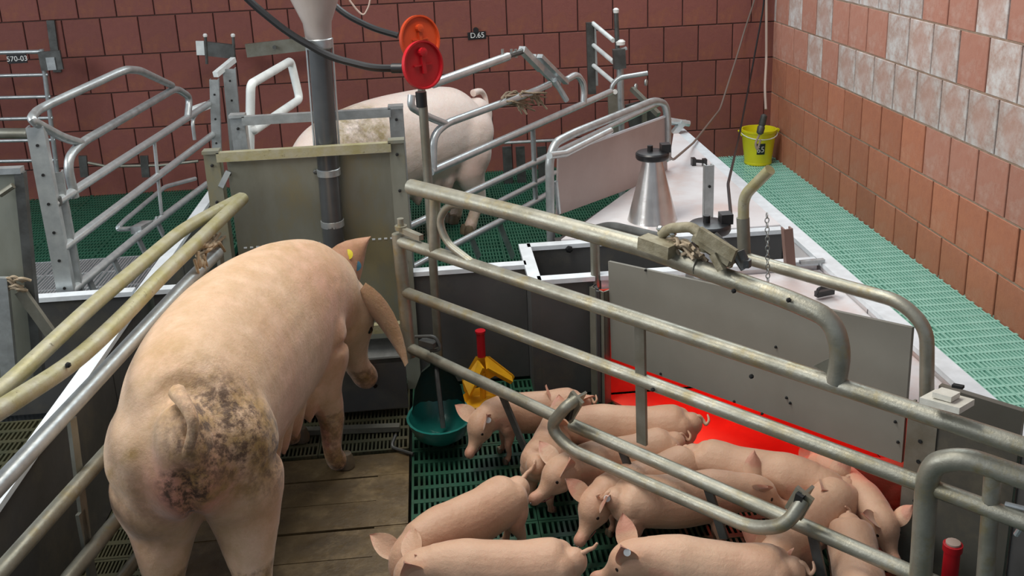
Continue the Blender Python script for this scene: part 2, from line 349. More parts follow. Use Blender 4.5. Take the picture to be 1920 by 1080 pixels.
def nest_light(loc, e):
    l = D.lights.new('heat_bulb', 'POINT'); l.energy = e; l.color = (1, .035, .02); l.shadow_soft_size = .05; o = D.objects.new('heat_bulb_light', l); C.objects.link(o); o.location = loc
nest_light((-1.50, -3.66, .36), 2.6); nest_light((-1.16, -4.10, .36), .7)

# far nest
BF = ((-1.9, -2.79), (-1.26, -2.03))
fn = thing('piglet_nest', (-1.3, -2.3, 0), 'far piglet nest with white lid and pinkish board near the yellow bucket', 'nest', 'piglet nests')
f = MB(); f.quad([(-1.93,-2.975,.485),(-1.0,-2.975,.485),(-1.0,-1.15,.485),(-1.2,-1.85,.485)], .012); f.build('lid', 'pvc_white', fn, False)
f = MB(); f.quad([PL(1048,290,BF), PL(1247,218,BF), PL(1252,328,BF), PL(1045,404,BF)], .01); f.build('upright_board', 'pvc_pinkgrey', fn, False)
f = MB(); f.bar(PL(1048,290,BF), PL(1247,218,BF), .014, .008); f.build('board_edge', 'cap', fn, False)
f = MB(); f.box((-1.95,-2.97,.0),(-1.90,-2.9,.48)); f.bar(Vector((-1.93,-2.9,.24)), Vector((-1.2,-1.85,.24)), .02, .46); f.build('side_board', 'panel_dark', fn, False)
f = MB(); p = Z(1300, 312, .49)
f.bar(p, p+Vector((.0,.0,.045)), .035, .02); f.bar(p+Vector((.05,-.03,0)), p+Vector((.05,-.03,.045)), .03, .02); f.bar(p+Vector((0,0,.03)), p+Vector((.05,-.03,.03)), .015, .015)
f.build('black_catch', 'blackp', fn, False)
f = MB(); p = Z(1275, 250, .49); f.bar(p+Vector((-.04,0,.0)), p+Vector((.02,0,.07)), .05, .03); f.bar(p+Vector((-.05,.05,.06)), p+Vector((.05,.05,.05)), .03, .03); f.tube([p+Vector((-.06,0,.08)), p+Vector((.06,.02,.05))], .018, 8)
f.build('corner_bracket', 'steel_bright', fn)
# joint line posts near the nest boards
def post(name, top, base, w, d, m, label, cat='post', holes=0, ang=0):
    base, top = Vector(base), Vector(top); r = thing(name, base, label, cat); k = MB()
    ca = Vector((math.cos(ang), math.sin(ang), 0)); cb = Vector((-math.sin(ang), math.cos(ang), 0)); h = top.z - base.z
    ax = (top - base)
    # open C section
    for o_, ww, dd in ((Vector(), w, .006),):
        k.bar(base - cb*d/2, top - cb*d/2, w, .006, cb)
        k.bar(base - ca*(w/2-.003), top - ca*(w/2-.003), .006, d, cb); k.bar(base + ca*(w/2-.003), top + ca*(w/2-.003), .006, d, cb)
    pf = k.build('profile', m, r, False)
    if holes:
        for i in range(holes):
            p = top - ax*((i+.6)/(holes+3)) - cb*(d/2+.004); MB().lathe([(.006, 0), (.006, .002)], p, -cb, 8).build('hole', 'hole', pf, False)
    return r
pb = Vector((-1.145, -4.53, 0))
post('nest_post', (-1.145,-4.53,.50), pb, .085, .03, 'steel_flat', 'olive brown perforated post at the right end of the large grey board', 'post', 5, -.98)
post('nest_post', (-1.85,-3.44,.46), (-1.85,-3.44,0), .075, .03, 'steel_flat', 'narrow grey profile post at the left end of the large grey board', 'post', 0, -.98)
post('wood_post', Y(1475,427,-3.42), Y(1485,552,-3.42), .035, .03, 'wood', 'short brown post rising behind the large grey board next to the chain', 'post')
post('steel_post', (-1.375,-3.19,.84), (-1.375,-3.19,0), .035, .03, 'steel', 'narrow upright steel channel between the two aluminium lamps', 'post', 3)
# right wall of the near pen beyond the nest post
r = thing('pen_side_board', (-1.0,-4.7,0), 'dark olive board to the right of the perforated post behind the tube gate', 'board')
f = MB(); f.bar((-1.13,-4.56,.29), (-.995,-4.722,.29), .02, .58); f.build('board', 'panel_olive', r, False)

# ------------------------------------------------------------------ heat lamps
def heat_lamp(loc, label, s=1):
    loc = Vector(loc); r = thing('heat_lamp', loc, label, 'lamp', 'heat lamps')
    MB().lathe([(.108,0),(.104,.012),(.045,.25),(.040,.275),(.036,.275),(.10,.004)], loc, seg=28, caps=False).build('shade', 'alu', r)
    MB().lathe([(.02,.272),(.068,.272),(.072,.28),(.072,.296),(.066,.302),(.03,.306),(.02,.306)], loc, seg=28).build('cap', 'blackp', r)
    MB().box((loc.x+.035, loc.y-.025, loc.z+.30), (loc.x+.075, loc.y+.02, loc.z+.335)).build('switch_box', 'blackp', r, False); MB().tube([loc+Vector((-.01,0,.30)), loc+Vector((-.01,0,.33))], .012, 10).build('cable_gland', 'blackp', r)
    return r
heat_lamp((-1.505,-2.79,.497), 'larger looking aluminium cone heat lamp with black cap standing on the far white lid')
heat_lamp((-1.515,-3.70,.475), 'aluminium heat lamp with black cap half hidden behind the gate clamp')
def cord(name, pts, r, m, label, cat='cable'): o = MB().tube(pts, r, 8, .06).build(name, m); tag(o, label, cat); return o
cord('lamp_cable', [(-1.46,-2.79,.80), Y(1262,300,-2.5), Z(1300,268,.52), Y(1350,205,-.6), Y(1385,95,-.12), Y(1395,60,-.05), Y(1415,0,-.05), Y(1440,-130,-.05)], .006, 'cable', 'brown cable running from the far lamp up along the back wall')
cord('lamp_cable', [(-1.44,-3.70,.79), Y(1365,345,-3.2), Y(1385,260,-1.0), Y(1410,130,-.12), Y(1432,10,-.05), Y(1440,-120,-.05)], .006, 'black', 'thin black cable hanging to the lamp behind the gate clamp')
pc = [Y(1437,-120,-.07), Y(1437,10,-.08), Y(1437,110,-.14), Y(1434,165,-.34), Y(1436,205,-.42)]
cord('socket_cable', pc, .009, 'cable_pale', 'pale cable hanging down above the yellow bucket')
r = thing('cable_socket', Y(1432,240,-.42), 'grey cable plug and socket hanging in front of the yellow bucket', 'plug')
MB().lathe([(.012,0),(.024,.01),(.026,.05),(.02,.06),(.024,.07),(.022,.13),(.01,.14)], Y(1424,252,-.44), Y(1437,200,-.42)-Y(1424,252,-.44), 14).build('socket', 'steel_dark', r)
MB().tube([Y(1424,252,-.44), Y(1416,270,-.44), Y(1420,282,-.44), Y(1426,262,-.44)], .008, 8, .02).build('cord_loop', 'cable_pale', r)

# ------------------------------------------------------------------ bucket
bk = thing('bucket', (-.172,-.24,0), 'yellow plastic bucket with black label in the corner of the brick walls', 'bucket')
c = Vector((-.172,-.24,0))
MB().lathe([(.0,.008),(.092,.008),(.118,.228),(.124,.232),(.124,.246),(.112,.246),(.088,.02),(.0,.02)], c, seg=36, caps=False).build('tub', 'bucket', bk)
tub = bk.children[0]
MB().lathe([(.093,.0),(.096,.01),(.093,.02)], c, seg=30, caps=False).build('base_rim', 'bucket', bk)
MB().tube([c+Vector((math.cos(a)*.127, math.sin(a)*.127 , .225-.03*math.sin(-a) if a < 0 else .22)) for a in [(-PI*i/10) for i in range(11)]], .0035, 6).build('handle', 'white', bk)
for s_ in (-1, 1): MB().bar(c+Vector((s_*.122,-.0,.205)), c+Vector((s_*.142,0,.24)), .03, .012).build('handle_lug', 'bucket', tub, False)
f = MB(); V = []
for i in range(6):
    a = -PI/2 - .42 + i*.105
    for zz, rr in ((.085, .1035), (.165, .1135)): V.append(c + Vector((math.cos(a)*rr, math.sin(a)*rr, zz)))
f.add(V, [(2*i, 2*i+2, 2*i+3, 2*i+1) for i in range(5)]); f.build('label', 'blackp', bk)
def text(s, name, loc, size, m, parent, right, up, ext=.001):
    cu = D.curves.new(name, 'FONT'); cu.body = s; cu.size = size; cu.extrude = ext; cu.align_x = 'CENTER'; cu.align_y = 'CENTER'
    o0 = D.objects.new(name, cu); C.objects.link(o0); bpy.context.view_layer.update()
    me = D.meshes.new_from_object(o0.evaluated_get(bpy.context.evaluated_depsgraph_get())); D.objects.remove(o0)
    rgt, u = Vector(right).normalized(), Vector(up).normalized(); n = rgt.cross(u)
    mx = Matrix(((rgt.x,u.x,n.x,loc[0]),(rgt.y,u.y,n.y,loc[1]),(rgt.z,u.z,n.z,loc[2]),(0,0,0,1))); me.transform(mx)
    return link(name, me, parent, m)
text('65', 'label_print', c + Vector((-.022,-.1165,.122)), .06, 'white', bk, (1,.2,0), (0,-.1,1))

# ------------------------------------------------------------------ tube gates
G = ((-2.6, -3.46), (-1.36, -4.93)); R1 = .0215
def g(x, y, off=0): return PL(x, y, G, off)
gate = thing('crate_gate', g(765, 660) * 1.0, 'large worn tube gate running diagonally across the foreground beside the piglets', 'gate')
gate.location.z = 0
def gpart(name, pts, r=R1, m='steel_old', fil=0, off=0): return tube(name, [g(x, y, off) for x, y in pts], r, m, gate, fil)
gpart('end_upright', [(747,438), (768,668)], .024)
gpart('rail', [(750,452), (1920,838), (2300,962)], .0215)
gpart('rail', [(758,547), (1722,905), (2300,1118)], .0200)
gpart('rail', [(768,652), (1045,783)], .0200)
gpart('rail', [(1072,796), (1740,1088), (2000,1200)], .0200)
gpart('top_rail', [(770,350), (1000,408), (1200,462), (1310,500)], .027)
gpart('top_rail', [(1265,487), (1480,562), (1560,598), (1578,660), (1568,716)], .0245, fil=.12)
gpart('brace_loop', [(905,388), (840,382), (822,415), (838,456), (885,492)], .013, fil=.05)
gpart('brace_upright', [(815,372), (815,470)], .02)
def flat(pts, wd=.04, th=.008, m='steel_flat', nm='flat_upright', off=0):
    a, b_ = g(*pts[0], off), g(*pts[1], off); n = Vector((G[1][1]-G[0][1], G[0][0]-G[1][0], 0)); MB().bar(a, b_, th, wd, n.cross(b_-a)).build(nm, m, gate, False)
flat([(1200,612), (1204,832)], .034, .010)
for a, b_ in [((940,738),(984,842)), ((1163,836),(1203,940)), ((1325,908),(1358,1010)), ((1520,985),(1552,1130))]: flat([a, b_], .028, .008, 'steel_dark', 'foot_bar')
f = MB(); f.quad([g(1578,660,.0), g(1578,716,.0), g(1525,686,.0)], .004); f.build('gusset', 'steel_flat', gate, False)
bolts([g(1377,545,.027), g(1480,562,.0245), g(1410,705,.022), g(1225,730,.021)], gate, (-.75,-.65,0), .006, 'hole', 'hole')
# hinge pins at the feeding end
f = MB(); p = g(752,430); f.lathe([(.022,0),(.022,.014),(.012,.014),(.012,.04)], p+Vector((0,0,.0)), (0,0,1), 14); f.bar(p, g(790,446), .02, .02); f.build('hinge', 'steel_old', gate)
f = MB(); p = g(790,640,.03); f.tube([p+Vector((-.02,0,.02)), p+Vector((.05,-.03,.03)), p+Vector((.07,-.04,-.02)), p+Vector((.03,-.02,-.03))], .006, 8, .02); f.bar(p, p+Vector((.05,-.04,0)), .03, .02); f.build('latch', 'steel_dark', gate)
# swing out bar
sw = thing('swing_bar', g(1075,760,.05), 'curved tube bar clipped low on the near gate in front of the piglets', 'bar')
tube('bow', [g(1080,750,.04), g(1062,762,.075), g(1030,800,.08), g(1068,842,.08), g(1250,922,.08), g(1415,992,.08), g(1475,985,.08), g(1508,935,.04)], .0185, 'steel_old', sw, .09)
for x, y in ((1073,768), (1500,948)):
    f = MB(); a, b_ = g(x-12,y+14,.04), g(x+10,y-24,.04); f.bar(a, b_, .05, .012, (.7,.6,0)); f.bar(a+Vector((.012,.01,0)), b_+Vector((.012,.01,0)), .008, .05, (.7,.6,0)); f.build('clip', 'steel_old', sw, False)
    f = MB(); f.bar(g(x-8,y+16,.05), g(x+2,y-22,.05), .02, .02, (.7,.6,0)); f.build('rubber_pad', 'black', sw, False)
# clamp on top rail
cl = thing('gate_clamp', g(1300,470), 'soiled metal adjusting clamp tied on the top rail of the near gate', 'clamp')
def cp(x, y, off=-.0): return g(x, y, off)
f = MB(); f.bar(cp(1205,452,-.03), cp(1262,472,-.03), .045, .035); f.bar(cp(1205,452,.03), cp(1262,472,.03), .045, .035); f.build('bracket', 'cast', cl, False)
f = MB(); f.tube([cp(1240,440,.0), cp(1255,428,.0), cp(1300,425,0), cp(1322,450,0), cp(1320,470,0)], .014, 10, .03); f.build('hook', 'cast', cl)
f = MB(); f.bar(cp(1310,440,0), cp(1378,488,0), .06, .018); f.bar(cp(1310,450,-.03), cp(1375,492,-.03), .012, .035); f.bar(cp(1310,436,.03), cp(1378,480,.03), .012, .035); f.bar(cp(1350,470,0), cp(1366,500,0), .075, .02); f.build('casting', 'cast', cl, False)
f = MB(); f.tube([cp(1340,440,.0), cp(1372,470,0), cp(1395,505,0)], .009, 8); f.tube([cp(1388,470,0), cp(1400,498,0)], .012, 8); f.lathe([(.014,0),(.014,.02)], cp(1398,500,0), (0,0,1), 6); f.build('lever', 'steel_dark', cl)
rb = random.Random(3)
f = MB()
for i in range(16):
    t0 = rb.uniform(1232, 1300); y0 = 470 + (t0-1232)*.28 - rb.uniform(0, 26)
    f.tube([cp(t0, y0, rb.uniform(-.03,.03)), cp(t0+rb.uniform(8,26), y0-rb.uniform(-8,14), rb.uniform(-.04,.03)), cp(t0+rb.uniform(20,44), y0+rb.uniform(-2,22), rb.uniform(-.04,.03))], .005, 6, .02)
f.build('rope_wrap', 'rope', cl)
bolts([cp(1238,430,-.0), cp(1262,440,0), cp(1350,455,-.05), cp(1325,445,-.05)], cl, (-.3,-.3,1), .01, 'bolt')

# loop rail behind the board with bent pole
N2 = BN
lp = thing('nest_rail', PL(1735,780,N2).xyz * 1, 'bent tube rail along the top of the large grey board with an upright stub', 'rail'); lp.location.z = 0
def n_(x, y, off=-.02): return PL(x, y, N2, off)
MB().tube([n_(1120,430), n_(1145,424), n_(1240,447), n_(1300,462)], .019, 12, .05).build('rail', 'steel_dark', lp)
MB().tube([n_(1398,484), n_(1560,530), n_(1690,566), n_(1738,615), n_(1738,700), n_(1736,842)], .0195, 12, .14).build('rail', 'steel_old', lp)
MB().tube([n_(1396,492), n_(1393,408)], .0205, 12).build('sleeve', 'steel_flat', lp)
MB().tube([n_(1394,410), n_(1394,368), n_(1444,318)], .0175, 12, .09).build('bent_stub', 'steel_yellow', lp)
MB().tube([n_(1115,440), n_(1118,580)], .018, 10).build('upright', 'steel_flat', lp)
MB().tube([n_(1738,842), (n_(1736,900).x, n_(1736,900).y, .0)], .02, 10).build('upright', 'steel_flat', lp)
ch = thing('chain', n_(1440,400,.05), 'thin steel chain hanging beside the bent tube stub above the white lid', 'chain')
def links(p, q, n, rad, parent, m='bolt'):
    p, q = Vector(p), Vector(q)
    for i in range(n):
        c0 = p.lerp(q, (i+.5)/n); L = (q-p).length/n*.62; pts = []
        for k in range(10):
            a = 2*PI*k/10; d = Vector((math.cos(a)*rad, 0, 0)) if i % 2 else Vector((0, math.cos(a)*rad, 0)); pts.append(c0 + d + Vector((0, 0, math.sin(a)*L)))
        MB().tube(pts, rad*.26, 5, closed=True).build('chain_link', m, parent)
links(n_(1438,400,.06), n_(1440,530,.06), 15, .006, ch)
# cap thing on rail at right
lt = thing('latch_cover', g(1785,762), 'white grey latch plate lying over the gate rail by the nest post', 'latch')
f = MB(); f.bar(g(1738,752,.02)+Vector((0,0,.012)), g(1812,772,.02)+Vector((0,0,.012)), .085, .014, (.12,.1,1)); f.bar(g(1755,752,.02)+Vector((0,0,.022)), g(1790,762,.02)+Vector((0,0,.022)), .05, .012, (.12,.1,1)); f.build('plate', 'latch_plate', lt, False)
f = MB(); f.bar(g(1784,746,.05)+Vector((0,0,.03)), g(1804,750,.05)+Vector((0,0,.03)), .012, .006); f.build('slot', 'hole', lt, False)

# front right loop gate, nearest
G2 = ((-1.3, -5.0), (-1.0, -5.3))
fr = thing('tube_gate', (-1.30,-5.0,0), 'thick rounded tube gate cut off by the right edge of the photo', 'gate')
def h_(x, y, off=0): return PL(x, y, G2, off)
MB().tube([(h_(1735,1050).x, h_(1735,1050).y, 0), h_(1738,900), h_(1752,868), h_(1810,858), h_(1925,898), h_(2100,955)], .0255, 14, .09).build('loop', 'steel_old', fr)
MB().tube([h_(1862,885), (h_(1858,1080).x, h_(1858,1080).y, 0)], .019, 12).build('upright', 'steel_old', fr)
MB().tube([h_(1885,945), h_(1925,955)], .006, 8).build('hook', 'steel', fr)
MB().tube([h_(1918,960), h_(1914,990), h_(1905,1003)], .006, 8, .01).build('hook', 'steel_bright', fr)
rd = thing('red_nipple', onz if False else Z(1785,1090,.15), 'red plastic tube with pale worn top at the bottom right corner', 'feeder tube')
p = PL(1787,1020,((-1.2,-4.8),(-1.0,-5.0)))
MB().lathe([(.020,-.34),(.020,-.02),(.024,-.018),(.024,0),(.015,.002)], p, seg=16).build('tube', 'red', rd)
MB().lathe([(.018,.0),(.018,.006),(.01,.008)], p, seg=12).build('worn_top', 'cable_pale', rd)

# ------------------------------------------------------------------ left crate gate
L = ((-3.15, -3.40), (-3.42, -4.95))
def l_(x, y, off=0): return PL(x, y, L, off)
lg = thing('crate_gate', (-3.2,-3.7,0), 'soiled tube gate in the lower left beside the big sow', 'gate')
MB().tube([l_(-160,870,.0), l_(0,768,.0), l_(140,680), l_(235,590), l_(300,520), l_(455,372)], .0225, 14, .25).build('top_rail', 'steel_yellow', lg)
MB().tube([l_(-160,850,.06), l_(0,735,.06), l_(170,575,.06), l_(340,432,.06), l_(400,398,.04), l_(452,371,.01)], .021, 14, .1).build('rear_rail', 'steel_yellow', lg)
MB().tube([l_(-160,1080), l_(0,908), l_(100,800), l_(360,520), l_(408,474)], .021, 14, .2).build('rail', 'steel', lg)
MB().tube([l_(-60,1140), l_(0,1073), l_(215,832), l_(300,735)], .020, 14).build('rail', 'steel_old', lg)
MB().tube([l_(60,1180), l_(130,1082), l_(238,952), l_(300,880)], .020, 14).build('rail', 'steel_old', lg)
MB().tube([l_(180,1140), l_(232,1080), l_(280,1015)], .018, 12).build('rail', 'steel_old', lg)
def flatl(a, b_, wd, th, m='steel_flat', nm='flat_upright', off=.02):
    a, b_ = l_(*a, off), l_(*b_, off); n = Vector((L[1][1]-L[0][1], L[0][0]-L[1][0], 0)); MB().bar(a, b_, th, wd, n.cross(b_-a)).build(nm, m, lg, False)
flatl((134,785), (165,1035), .030, .010)
flatl((150,960), (180,1120), .030, .010)
flatl((410,450), (430,660), .036, .012)
bolts([l_(129,684,-.0235)], lg, (-.2,-1,.3), .007, 'hole', 'hole')
f = MB()
for i in range(9): 
    x = 372 + rb.uniform(-4, 22); y = 470 + rb.uniform(-8, 12)
    f.tube([l_(x, y, rb.uniform(-.03,.03)), l_(x+rb.uniform(5,20), y-rb.uniform(0,25), -.02), l_(x+rb.uniform(15,40), y-rb.uniform(5,30), .02)], .006, 6, .02)
    f.tube([l_(x-4, y+5, rb.uniform(-.03,.03)), l_(x+rb.uniform(-12,8), y+28, -.02), l_(x+rb.uniform(-12,10), y+55, .02)], .005, 6, .02)
f.build('rope_wrap', 'rope', lg)

# tall post and neighbour crate at the left
def tallpost(top, base, w, d, m, label, ang=0, holes=6): return post('tall_post', top, base, w, d, m, label, 'post', holes, ang)
pt = Y(67, 236, -3.12); tallpost(pt, (pt.x+.005, -3.12, 0), .060, .05, 'steel_bright', 'tall galvanised perforated post on the left with two crate rails bolted on', .15, 7)
post('tall_post', (pt.x-.0, -3.04, .93), (pt.x, -3.04, 0), .07, .04, 'steel', 'grey steel channel standing directly behind the tall left post', 'post', 0, .2)
r = thing('pen_door_panel', Y(20,560,-3.55), 'soiled grey board with steel frame at the left edge, rope tied to it', 'panel')
YB = -3.55
f = MB(); f.quad([Y(-150,330,YB), Y(38,322,YB), Y(62,560,YB), Y(75,720,YB), Y(-150,760,YB)], .02); f.build('board', 'panel_feed', r, False)
f = MB(); f.bar(Y(-150,326,YB), Y(42,318,YB), .035, .02); f.build('top_edge', 'steel', r, False)
f = MB(); f.bar(Y(38,322,YB), Y(76,720,YB), .03, .03); f.build('side_edge', 'steel_dark', r, False)
MB().tube([Y(0,365,YB-.03), Y(25,348,YB-.03)], .01, 8).build('brace', 'steel_flat', r)
MB().bar(Y(38,545,YB-.03), Y(100,632,YB-.03), .02, .035).build('brace', 'steel_flat', r, False)
MB().bar(Y(0,520,YB-.05), Y(20,720,YB-.05), .02, .05).build('upright_plate', 'steel', r, False)
f = MB()
for i in range(10):
    x = 30 + rb.uniform(-14, 14); y = 535 + rb.uniform(-12, 14)
    f.tube([Y(x-15, y+rb.uniform(-6,6), YB-.04), Y(x, y-rb.uniform(0,14), YB-.06), Y(x+18, y+rb.uniform(-8,20), YB-.04)], .005, 6, .02)
f.build('rope_wrap', 'rope', r)
LF = ((-3.86, -3.10), (-3.64, -1.10))
def k_(x, y, off=0): return PL(x, y, LF, off)
ng = thing('crate_gate', (-3.8,-2.6,0), 'clean galvanised crate gate behind the tall left post, over bar flooring', 'gate')
MB().tube([k_(100,383), k_(402,188)], .018, 12).build('rail', 'steel_bright', ng)
MB().tube([k_(116,467), k_(402,250)], .018, 12).build('rail', 'steel_bright', ng)
MB().tube([k_(132,548), k_(262,440), k_(388,345)], .017, 12).build('rail', 'steel_bright', ng)
MB().tube([k_(140,370), k_(124,300), k_(152,268), k_(330,165), k_(356,182), k_(352,218)], .018, 12, .07).build('upper_loop', 'steel', ng)
MB().tube([k_(152,268), k_(118,258), (k_(60,222)+Vector((0,-.02,0))), Y(72,205,-3.0), k_(235,130,.12), k_(262,132,.1), k_(322,160,.0)], .017, 12, .06).build('outer_loop', 'steel', ng)
MB().tube([k_(289,262), k_(303,402)], .009, 8).build('upright', 'steel', ng)
MB().tube([k_(262,428,-.04), k_(218,430,-.08), k_(232,415,-.08), k_(310,350,-.08), k_(366,335,-.02)], .011, 10, .03).build('swing_bow', 'steel_bright', ng)
f = MB(); f.bar(k_(255,432,-.02), k_(278,420,-.02), .05, .035); f.build('clip', 'steel', ng, False)
for a, b_ in [((210,480),(228,520)), ((255,440),(275,480)), ((292,410),(306,440)), ((165,520),(178,550))]: MB().bar(k_(*a), k_(*b_), .01, .03).build('foot_bar', 'steel', ng, False)
MB().lathe([(.012,-.02),(.03,-.02),(.03,.01),(.014,.012),(.014,.03)], k_(100,376,-.01), (0,0,1), 12).build('hinge', 'steel_dark', ng)
bolts([k_(126,303,-.02), k_(131,350,-.02), k_(300,410,-.02)], ng, (-.3,-1,0), .006, 'hole', 'hole')
tallpost(Y(430,128,-1.15), (-3.58,-1.15,0), .07, .05, 'steel', 'galvanised post at the far end of the left crate gate with pins on top', .1, 6)
tallpost(Y(402,148,-1.25), (-3.70,-1.25,0), .05, .05, 'steel', 'slim galvanised post just left of the far crate post', .1, 4)
r = thing('post_head', Y(420,120,-1.2), 'bright folded plates and pins on top of the far left posts', 'bracket')
MB().bar(Y(404,140,-1.25), Y(438,112,-1.05), .03, .03).build('folded_plate', 'white_paint', r, False)
MB().bar(Y(395,195,-1.2), Y(368,205,-1.4), .06, .03).build('catch', 'white_paint', r, False)
MB().bar(Y(423,165,-1.1), Y(438,150,-1.0), .015, .012).build('spring', 'white_paint', r, False)
for x in (385, 437): MB().tube([Y(x, 66, -.5), Y(x+3, 120, -.5)], .009, 8).build('pin', 'steel_dark', r); 
for x in (385, 437): MB().lathe([(.012,0),(.014,.012),(.008,.02)], Y(x,69,-.5), seg=10).build('pin_cap', 'white', r)
MB().tube([k_(365,262), k_(360,225), k_(376,203), k_(395,196)], .010, 8, .05).build('side_loop', 'steel', r)
r = thing('wall_bar', Y(480,92,-.3), 'grey beam fixed across in front of the back wall behind the feed pipe', 'beam')
MB().bar(Y(462,95,-.3), Y(574,82,-.3), .03, .085).build('beam', 'steel_flat', r, False)
MB().bar(Y(378,90,-.3), Y(440,97,-.3), .03, .09).build('dark_beam', 'steel_dark', r, False)
MB().bar(Y(368,90,-.33), Y(383,90,-.33), .01, .09).build('end_plate', 'white_paint', r, False)
MB().lathe([(.012,0),(.012,.02)], Y(515,88,-.33), (0,-1,0), 10).build('bolt', 'steel_dark', r)
# white frame of the far crate, left side
wf = thing('stall_loop', (-3.15,-2.2,0), 'white painted loop frame standing behind the feeding panels, left of the feed pipe', 'frame')
YW = -2.3
tube('loop', [Y(468,300,YW), Y(470,158,YW), Y(545,114,YW+.6), Y(562,186,YW+.6), Y(474,246,YW), Y(468,236,YW)], .021, 'white_paint', wf, .035)
MB().tube([Y(468,300,YW), (Y(468,300,YW).x, YW, 0)], .021, 10).build('upright', 'white_paint', wf)
# pen door by the back wall
dr = thing('pen_door', (-5.1,-.3,0), 'slatted tube door in front of the back wall in the far left corner', 'gate')
YD = -.3
MB().tube([Y(-200,103,YD), Y(78,97,YD)], .014, 10).build('rail', 'steel', dr)
for y in (140, 181, 221, 262, 300): MB().tube([Y(-200,y+7,YD), Y(86+(y-100)*.11,y,YD)], .0115, 10).build('rail', 'steel', dr)
MB().tube([Y(78,92,YD), Y(110,345,YD)], .015, 10).build('end_post', 'steel', dr)
MB().bar(Y(75,115,YD-.03), Y(116,112,YD-.03), .02, .12).build('lock_box', 'steel_dark', dr, False)
MB().bar(Y(88,120,YD-.045), Y(104,119,YD-.045), .01, .08).build('lock_plate', 'steel', dr, False)
MB().bar(Y(95,38,-.02), Y(108,135,-.02), .02, .05).build('wall_bracket', 'steel_dark', dr, False)
r = thing('number_plate', Y(32,110,YD-.02), 'small black number plate on the tube door in the far left', 'sign')
pl_ = MB().bar(Y(14,111,YD-.025), Y(50,109,YD-.025), .01, .058).build('plate', 'blackp', r, False); text('570-03', 'print', Y(32,110.5,YD-.032), .046, 'white', pl_, (1,0,0), (0,0,1))
r = thing('number_plate', Y(892,66,-.02), 'small black number plate on the back wall to the right of the discs', 'sign')
pl_ = MB().bar(Y(877,68,-.015), Y(911,65,-.015), .008, .05).build('plate', 'blackp', r, False); text('D.65', 'print', Y(895,66.5,-.022), .05, 'white', pl_, (1,0,0), (0,0,1)); MB().lathe([(.012,0),(.02,.01)], Y(892,56,-.02), (0,-1,0), 10).build('hook', 'blackp', r)

# horizontal low rail against back wall (left) and bracket plates
lr = thing('low_rail', Y(250,310,-.3), 'thin low rail with small brackets along the back wall on the left', 'rail')
MB().tube([Y(165,305,-.3), Y(200,312,-.3), Y(300,310,-.3), Y(372,302,-.3)], .010, 8).build('rail', 'steel_flat', lr)
for x in (157, 272): MB().bar(Y(x-2,292,-.3), Y(x+2,332,-.3), .02, .05).build('bracket', 'steel_dark', lr, False)
MB().tube([Y(0,250,-1.2), Y(52,250,-1.2)], .03, 10).build('end_rail', 'steel_flat', lr)
lr2 = thing('low_rail', Y(980,268,-.4), 'thin rail with dark boards low on the back wall, behind the standing far sow', 'rail')
MB().tube([Y(945,268,-.4), Y(1040,263,-.4)], .010, 8).build('rail', 'steel', lr2)
for x in (950, 975, 1015): MB().bar(Y(x,275,-.35), Y(x+4,350,-.35), .02, .06).build('board', 'steel_dark', lr2, False)

# ------------------------------------------------------------------ feeding stations
def feeding(Yp, label, pts, sheet=True):
    (xl, yl), (xr, yr) = pts
    a, b_ = Y(xl, yl, Yp), Y(xr, yr, Yp); r = thing('feeding_stall', ((a.x+b_.x)/2, Yp, 0), label, 'feeding stall', 'feeding stalls')
    zt = (a.z+b_.z)/2
    for x in (a.x, b_.x):
        k = MB(); k.bar((x, Yp-.03, 0), (x, Yp-.03, zt), .006, .055, (1,0,0)); k.bar((x-.025, Yp, 0), (x-.025, Yp, zt), .05, .006, (1,0,0)); k.bar((x+.025, Yp, 0), (x+.025, Yp, zt), .05, .006, (1,0,0)); k.bar((x-.03, Yp-.02, zt), (x+.03, Yp-.02, zt), .05, .012)
        k.build('upright', 'panel_feed' if sheet else 'steel', r, False)
        bolts([(x, Yp-.034, zt-.05-.1*i*1.4) for i in range(4)], r, (0,-1,0), .006, 'hole', 'hole')
    MB().bar((a.x+.02, Yp-.03, zt-.02), (b_.x-.02, Yp-.03, zt-.02), .03, .035).build('top_bar', 'steel_yellow' if sheet else 'steel', r, False)
    return r, a, b_, zt
fs, fa, fb, zt = feeding(-3.2, 'large soiled steel feeding stall in front of the big sow with feed pipe through it', ((398, 280), (743, 262)))
MB().box((fa.x+.03, -3.125, .18), (fb.x-.03, -3.115, zt-.045)).build('back_sheet', 'panel_feed', fs, False)
MB().bar((fa.x+.03, -3.13, zt-.055), (fb.x-.03, -3.13, zt-.055), .012, .02).build('sheet_fold', 'steel', fs, False)
for x, y in ((430,325), (592,322)): bolts([Y(x, y, -3.13)], fs, (0,-1,0), .01, 'steel_dark')
MB().bar(Y(428,322,-3.23), Y(414,350,-3.23), .012, .02).build('tie_bar', 'steel_bright', fs, False)
MB().bar((fa.x+.0, -3.27, .29), (fb.x+.0, -3.27, .29), .03, .035).build('lower_bar', 'steel_yellow', fs, False)
f = MB()
for i in range(26):
    x = fa.x + .06 + i*.0235
    f.box((x-.006, -3.127, .60), (x+.006, -3.124, .606))
tag(f.build('perforation_row', 'cap', fs, False), kind='stuff')
